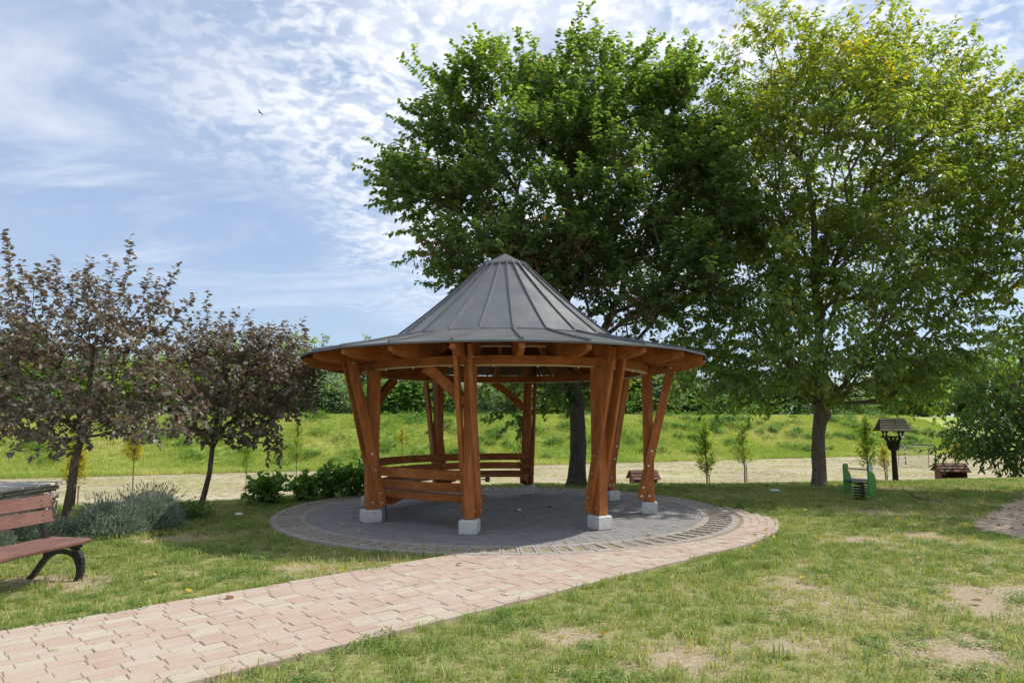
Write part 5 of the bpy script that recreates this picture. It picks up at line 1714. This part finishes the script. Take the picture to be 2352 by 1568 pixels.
# scrub along the top of the bank that closes the gaps under the far trees
hedge_pts = []
rr_ = np.random.default_rng(90)
n = 7000
uq = rr_.uniform(-75, 110, n); tq = rr_.uniform(85, 92, n); hq = rr_.beta(1.4, 1.6, n) * (1.8 + 4.2 * fbm(uq, tq * 0, .13, 3, 6))
X = uq * BU[0] + tq * BN[0]; Y = uq * BU[1] + tq * BN[1]
tp = np.stack([X, Y, H(X, Y) + hq], -1)
pos, ld, nr, sz = twig_leaves(tp, normed(rr_.normal(0, 1, (n, 3)) + np.array([0, -.4, .5])), 7, .9, .30, .2, 'ovate', rr_)
v, q = leaves_np(pos, ld, nr, sz, 'ovate')
o = link('scrub', mesh_np('scrub', v, q, MATS['wood_leaf_green'], np.repeat(np.clip(rr_.beta(2, 2, len(pos)) + np.repeat(rr_.normal(0, .15, n), 7), 0, 1), 2)))
tag(o, 'tangled dark scrub along the top of the green embankment', 'scrub', kind='stuff')

# --- weeds on the embankment
rr_ = np.random.default_rng(91)
cl = []
while len(cl) < 300:
    u_ = rr_.uniform(-60, 95); t_ = rr_.uniform(67.5, 84)
    x_ = u_ * BU[0] + t_ * BN[0]; y_ = u_ * BU[1] + t_ * BN[1]
    w_ = 0.16 + 0.84 * float(sstep(u_, 0, 40))
    if rr_.random() < w_ * (0.35 + 0.9 * float(fbm(x_, y_, .08, 2, 2) > .48)): cl.append((x_, y_, rr_.uniform(.6, 1.4)))
V = []; Q = []; RN = []; nv = 0
for (x_, y_, s_) in cl:
    n = 55
    d_ = normed(rr_.normal(0, 1, (n, 3))); d_[:, 2] = np.abs(d_[:, 2])
    tp = np.array([x_, y_, Hs(x_, y_)]) + d_ * np.array([s_, s_, s_ * .75]) * rr_.uniform(.4, 1, (n, 1))
    pos, ld, nr, sz = twig_leaves(tp, normed(d_ + np.array([0, 0, .8])), 5, .35, .20, .1, 'long', rr_)
    v, q = leaves_np(pos, ld, nr, sz, 'long'); V.append(v); Q.append(q + nv); nv += len(v); RN.append(np.repeat(np.clip(rr_.random(len(pos)) * .7 + rr_.uniform(0, .3), 0, 1), 2))
o = link('weeds', mesh_np('weeds', np.concatenate(V), np.concatenate(Q), MATS['weed_leaf'], np.concatenate(RN)))
tag(o, 'clumps of tall green weeds on the embankment', 'weeds', kind='stuff')

# ------------------------------------------------------------------ grass


def tuft(name, seed, nb, hmin, hmax, wid, spread, lean, mat):
    rr_ = np.random.default_rng(seed)
    b = np.stack([rr_.normal(0, spread, nb), rr_.normal(0, spread, nb), np.full(nb, -.005)], -1)
    an = rr_.uniform(0, 2 * PI, nb); h_ = rr_.uniform(hmin, hmax, nb); l = h_ * rr_.uniform(.15, 1, nb) * lean
    out = np.stack([np.cos(an), np.sin(an), np.zeros(nb)], -1)
    sd_ = np.stack([-np.sin(an), np.cos(an), np.zeros(nb)], -1) * (wid * rr_.uniform(.7, 1.3, nb))[:, None] / 2
    m_ = b + out * (l * .35)[:, None] + np.array([0, 0, 1.]) * (h_ * .62)[:, None]
    t_ = b + out * l[:, None] + np.array([0, 0, 1.]) * (h_ * (1 - .28 * lean))[:, None]
    v = np.stack([b - sd_, b + sd_, m_ - sd_ * .8, m_ + sd_ * .8, t_ - sd_ * .12, t_ + sd_ * .12], 1).reshape(-1, 3)
    q = (np.array([[0, 1, 3, 2], [2, 3, 5, 4]])[None] + 6 * np.arange(nb)[:, None, None]).reshape(-1, 4)
    return mesh_np(name, v, q, mat, np.repeat(rr_.random(nb), 2))


def scatter(name, pts, rotz, scl, tint, idx, protos_, label, cat):
    """points carrying instances of a few tufts"""
    colr = bpy.data.collections.new(name + '_tufts')
    for i, me in enumerate(protos_):
        o = bpy.data.objects.new('%s_tuft_%02d' % (name, i), me); colr.objects.link(o)
    me = bpy.data.meshes.new(name)
    me.vertices.add(len(pts)); me.vertices.foreach_set('co', np.asarray(pts, np.float32).ravel())
    for nm, arr, ty in (('rotz', rotz, 'FLOAT'), ('scl', scl, 'FLOAT'), ('tint', tint, 'FLOAT'), ('pick', idx, 'INT')):
        a_ = me.attributes.new(nm, ty, 'POINT'); a_.data.foreach_set('value', np.asarray(arr, np.float32 if ty == 'FLOAT' else np.int32))
    o = link(name, me); tag(o, label, cat, kind='stuff')
    ng = bpy.data.node_groups.new(name, 'GeometryNodeTree')
    ng.interface.new_socket('Geometry', in_out='INPUT', socket_type='NodeSocketGeometry'); ng.interface.new_socket('Geometry', in_out='OUTPUT', socket_type='NodeSocketGeometry')
    N, L = ng.nodes.new, ng.links.new
    gi, go_ = N('NodeGroupInput'), N('NodeGroupOutput')
    ci = N('GeometryNodeCollectionInfo'); ci.inputs['Collection'].default_value = colr; ci.inputs['Separate Children'].default_value = True; ci.inputs['Reset Children'].default_value = True
    ip = N('GeometryNodeInstanceOnPoints'); ip.inputs['Pick Instance'].default_value = True

    def attr(nm, ty):
        n = N('GeometryNodeInputNamedAttribute'); n.data_type = ty; n.inputs['Name'].default_value = nm; return n.outputs['Attribute']
    cx = N('ShaderNodeCombineXYZ'); L(attr('rotz', 'FLOAT'), cx.inputs[2])
    L(gi.outputs[0], ip.inputs['Points']); L(ci.outputs[0], ip.inputs['Instance']); L(attr('pick', 'INT'), ip.inputs['Instance Index'])
    L(cx.outputs[0], ip.inputs['Rotation']); L(attr('scl', 'FLOAT'), ip.inputs['Scale'])
    L(ip.outputs[0], go_.inputs[0])
    md = o.modifiers.new('scatter', 'NODES'); md.node_group = ng
    return o


# lawn
rr_ = np.random.default_rng(200)


def in_frustum(P, mx=140, my=120):
    zc = P[:, 2] - EYE
    d = P[:, 1] * _c + zc * _s
    u = 1176 + FPX * P[:, 0] / np.maximum(d, .2); v = 784 - FPX * (-P[:, 1] * _s + zc * _c) / np.maximum(d, .2)
    return (d > .6) & (u > -mx * 3) & (u < 2352 + mx * 3) & (v < 1568 + my * 2)


protos_l = [tuft('lawn_grass', 300 + i, 26, .018, .05, .0042, .030, .95, MATS['lawn_blade']) for i in range(6)] + [tuft('lawn_grass', 320 + i, 20, .04, .105, .0048, .028, .75, MATS['lawn_blade']) for i in range(4)]
def clover(name, seed, nl, spread, mat):
    rr_ = np.random.default_rng(seed)
    pos = np.stack([rr_.normal(0, spread, nl), rr_.normal(0, spread, nl), rr_.uniform(.012, .04, nl)], -1)
    an = rr_.uniform(0, 2 * PI, nl)
    v, q = leaves_np(pos, np.stack([np.cos(an), np.sin(an), rr_.normal(.1, .2, nl)], -1), normed(np.array([0, 0, 1.]) + rr_.normal(0, .25, (nl, 3))), rr_.uniform(.016, .034, nl), 'ovate')
    return mesh_np(name, v, q, mat, np.repeat(rr_.random(nl) * .5, 2))


protos_l += [tuft('lawn_grass', 340 + i, 12, .05, .13, .0068, .035, 1.25, MATS['lawn_blade']) for i in range(4)]
protos_l += [tuft('lawn_straw', 350 + i, 16, .012, .03, .0045, .05, 2.6, MATS['lawn_blade']) for i in range(3)]
protos_l += [clover('lawn_clover', 360 + i, 22, .04, MATS['lawn_blade']) for i in range(3)]
n = 170000
yy = rr_.uniform(3.0, 21, n); xx = rr_.uniform(-15, 19, n)
# thin with distance
keep = rr_.random(n) < np.clip(1.25 - yy / 30, .45, 1)
xx, yy = xx[keep], yy[keep]
cv = cover(xx, yy)
keep = (rr_.random(len(xx)) < 0.16 + 0.84 * sstep(cv, .10, .50)) & ~on_paving(xx, yy, 0.0) & ~on_sand(xx, yy, -0.08)
keep &= ~((xx < WX + .05) & (yy < 10.3) & (yy > 5.7))
keep &= (yy - np.interp(xx, CREST_X, CREST_Y)) < 2.0
xx, yy, cv = xx[keep], yy[keep], cv[keep]
P = np.stack([xx, yy, H(xx, yy)], -1)
k_ = in_frustum(P); P = P[k_]; cv = cv[k_]
tall = (fbm(P[:, 0], P[:, 1], 1.6, 3, 55) > .60) | ((P[:, 1] - np.interp(P[:, 0], CREST_X, CREST_Y)) > -.3) & (rr_.random(len(P)) < .6)
pick = np.where(tall & (rr_.random(len(P)) < .55), rr_.integers(6, 10, len(P)), rr_.integers(0, 6, len(P)))
u_ = rr_.random(len(P))
pick = np.where(u_ < .16, rr_.integers(10, 14, len(P)), pick)
pick = np.where((u_ > .86) & (u_ < .97), rr_.integers(14, 17, len(P)), pick)
clv = fbm(P[:, 0], P[:, 1], 1.9, 2, 77) > .60
pick = np.where(clv & (u_ > .45) & (u_ < .80), rr_.integers(17, 20, len(P)), pick)
dry = np.clip(1.05 - cv * 0.95 + 0.5 * (fbm(P[:, 0], P[:, 1], 2.6, 3, 66) - .5) + rr_.normal(0, .10, len(P)), 0, 1)
dry = np.where((pick >= 14) & (pick < 17), np.clip(dry + .5, .6, 1), np.where(pick >= 17, dry * .35, dry))
scatter('grass', P, rr_.uniform(0, 2 * PI, len(P)), rr_.uniform(.6, 1.15, len(P)), dry, pick, protos_l, 'short patchy green and straw coloured grass of the lawn', 'grass')

# embankment grass
protos_b = [tuft('bank_grass', 400 + i, 22, .18, .45, .022, .16, .6, MATS['bank_blade']) for i in range(5)]
n = 66000
uq = rr_.uniform(-62, 100, n); tq = np.maximum(rr_.uniform(63.6, 86, n), 62.2 + 3.2 * rr_.random(n) ** .5)
X = uq * BU[0] + tq * BN[0]; Y = uq * BU[1] + tq * BN[1]
P = np.stack([X, Y, H(X, Y)], -1)
P = P[in_frustum(P)]
scatter('meadow_grass', P, rr_.uniform(0, 2 * PI, len(P)), rr_.uniform(.6, 1.3, len(P)), np.clip(fbm(P[:, 0], P[:, 1], .16, 4, 71) * 1.5 - .3 + rr_.normal(0, .08, len(P)), 0, 1), rr_.integers(0, 5, len(P)), protos_b, 'long bright green meadow grass on the embankment', 'grass')

# stubble on the mown field
protos_s = [tuft('stubble', 430 + i, 16, .18, .40, .03, .22, .9, MATS['stubble_blade']) for i in range(4)]
n = 42000
yq = 18 + 70 * rr_.random(n) ** 1.2; xq = rr_.uniform(-.82, .82, n) * yq
s_ = yq - np.interp(xq, CREST_X, CREST_Y); t_ = xq * BN[0] + yq * BN[1]
sel = (s_ > 1.5) & (t_ < 66) & (fbm(xq, yq * 2.5, .3, 4, 81) > .44)
P = np.stack([xq[sel], yq[sel], H(xq[sel], yq[sel]) - .05], -1)
scatter('stubble', P, rr_.uniform(0, 6.28, len(P)), rr_.uniform(.2, .45, len(P)), np.clip(.85 + rr_.normal(0, .12, len(P)) - .7 * (fbm(P[:, 0], P[:, 1], .12, 3, 83) > .6), 0, 1), rr_.integers(0, 4, len(P)), protos_s, 'short straw coloured stubble on the mown field', 'grass')

# weeds sprouting in the path joints and along its edge
n = 700
xx = rr_.uniform(-4.5, 4.2, n); yy = rr_.uniform(4, 11.5, n)
r_ = np.hypot(xx - CX, yy - CY)
sel = on_paving(xx, yy, -0.02) & (r_ > RING_IN) & (fbm(xx, yy, 1.7, 2, 12) > .56)
P = np.stack([xx[sel], yy[sel], np.full(sel.sum(), .03)], -1)
scatter('joint_weeds', P, rr_.uniform(0, 6.28, len(P)), rr_.uniform(.25, .6, len(P)), rr_.uniform(.2, .9, len(P)), rr_.integers(0, 6, len(P)), protos_l, 'tiny weeds growing in the joints of the paving', 'weeds')

# fallen leaves
n = 330
xx = np.concatenate([rr_.uniform(2.5, 11, 120), rr_.uniform(-4, 9, 80), rr_.uniform(7, 12, 130)]); yy = np.concatenate([rr_.uniform(9, 16.5, 120), rr_.uniform(5, 14, 80), rr_.uniform(9.5, 14, 130)])
sel = ~on_paving(xx, yy) | (rr_.random(n) < .3)
sel[200:] &= on_sand(xx[200:], yy[200:])
xx, yy = xx[sel], yy[sel]; m = len(xx)
pos = np.stack([xx, yy, H(xx, yy) + rr_.uniform(.03, .055, m)], -1)
dirs = normed(np.stack([rr_.normal(0, 1, m), rr_.normal(0, 1, m), rr_.normal(0, .15, m)], -1))
v, q = leaves_np(pos, dirs, normed(np.array([0, 0, 1.]) + rr_.normal(0, .3, (m, 3))), rr_.uniform(.05, .11, m), 'ovate')
tn = rr_.random(m); tn = np.where(on_sand(xx, yy), .7 + .3 * tn, tn)
tag(link('fallen_leaves', mesh_np('fallen_leaves', v, q, MATS['fallen_leaf'], np.repeat(tn, 2))), 'yellow and brown fallen leaves scattered on the lawn', 'leaves', kind='stuff')

# ------------------------------------------------------------------ small odds and ends


def crumple(vx, vy, s, mat, name, label, cat, el=1.0):
    x_, y_ = gpt(vx, vy); mb = MB(); rr_ = random.Random(int(vx))
    pts = []; nn = 7
    for i in range(5):
        ph_ = -PI / 2 + PI * i / 4
        for j in range(nn):
            a_ = 2 * PI * j / nn; k = s * rr_.uniform(.65, 1.1)
            pts.append((k * el * math.cos(ph_) * math.cos(a_), k * math.cos(ph_) * math.sin(a_), s * .5 + .55 * k * math.sin(ph_)))
    faces = [(i * nn + j, i * nn + (j + 1) % nn, (i + 1) * nn + (j + 1) % nn, (i + 1) * nn + j) for i in range(4) for j in range(nn)]
    mb.poly(pts, faces)
    o = mb.build(name, mat, None, (x_, y_, (0.035 if on_paving(x_, y_) else 0.03) + Hs(x_, y_))); tag(o, label, cat)


crumple(548, 1188, .05, MATS['paper'], 'paper_scrap', 'crumpled white paper scrap on the shaded grass left of the gazebo', 'litter', 1.6)
crumple(1193, 1177, .035, MATS['paper'], 'paper_scrap', 'crumpled pale paper scrap on the dark floor inside the gazebo', 'litter')
crumple(1262, 1010 + 160, .03, MATS['dead_leaf'], 'dead_leaf', 'brown curled leaf on the dark floor inside the gazebo', 'leaf', 1.5)
x_, y_ = gpt(1780, 1131)
mb = MB(); mb.tube([(-.11, 0, .035), (-.05, 0, .036), (.05, .01, .036), (.085, .015, .036), (.105, .018, .036), (.125, .02, .036)], [.028, .034, .033, .022, .013, .013], 10)
tag(mb.build('plastic_bottle', MATS['bottle'], None, (x_, y_, Hs(x_, y_) + .01)), 'empty plastic bottle lying on the grass left of the walnut trunk', 'bottle')
x_, y_ = gpt(2215, 1160)
mb = MB(); mb.tube([(0, 0, .02), (-.12, .25, .06), (-.18, .5, .16), (-.16, .62, .30)], [.014, .012, .009, .004], 6); mb.tube([(-.12, .25, .06), (.1, .4, .05), (.3, .5, .03)], [.009, .006, .003], 5)
tag(mb.build('fallen_branch', MATS['bark_plum'], None, (x_ - .4, y_ + .4, 0.02)), 'forked dead branch lying on the grass near the sand', 'branch')
x_, y_ = gpt(2170, 1140)
# a bird high over the left sky
bpz = at(597, 259, 42)
mb = MB()
mb.tube([(-.22, 0, 0), (-.1, 0, .02), (.05, 0, .02), (.18, 0, .0), (.30, 0, -.01)], [.015, .05, .055, .035, .012], 8)
for s in (-1, 1):
    mb.hexa([(.06, s * .03, .02), (-.10, s * .03, .02), (-.12, s * .30, .09), (-.16, s * .55, .05), (-.06, s * .55, .055), (.07, s * .28, .10)],
            [(.06, s * .03, .035), (-.10, s * .03, .035), (-.12, s * .30, .10), (-.16, s * .55, .057), (-.06, s * .55, .062), (.07, s * .28, .112)])
o = mb.build('bird', MATS['bird'], None, bpz); o.rotation_euler = (0.35, 0.12, math.radians(165)); o.scale = (.45, .45, .45)
tag(o, 'dark bird gliding in the blue sky left of the tall tree', 'bird')
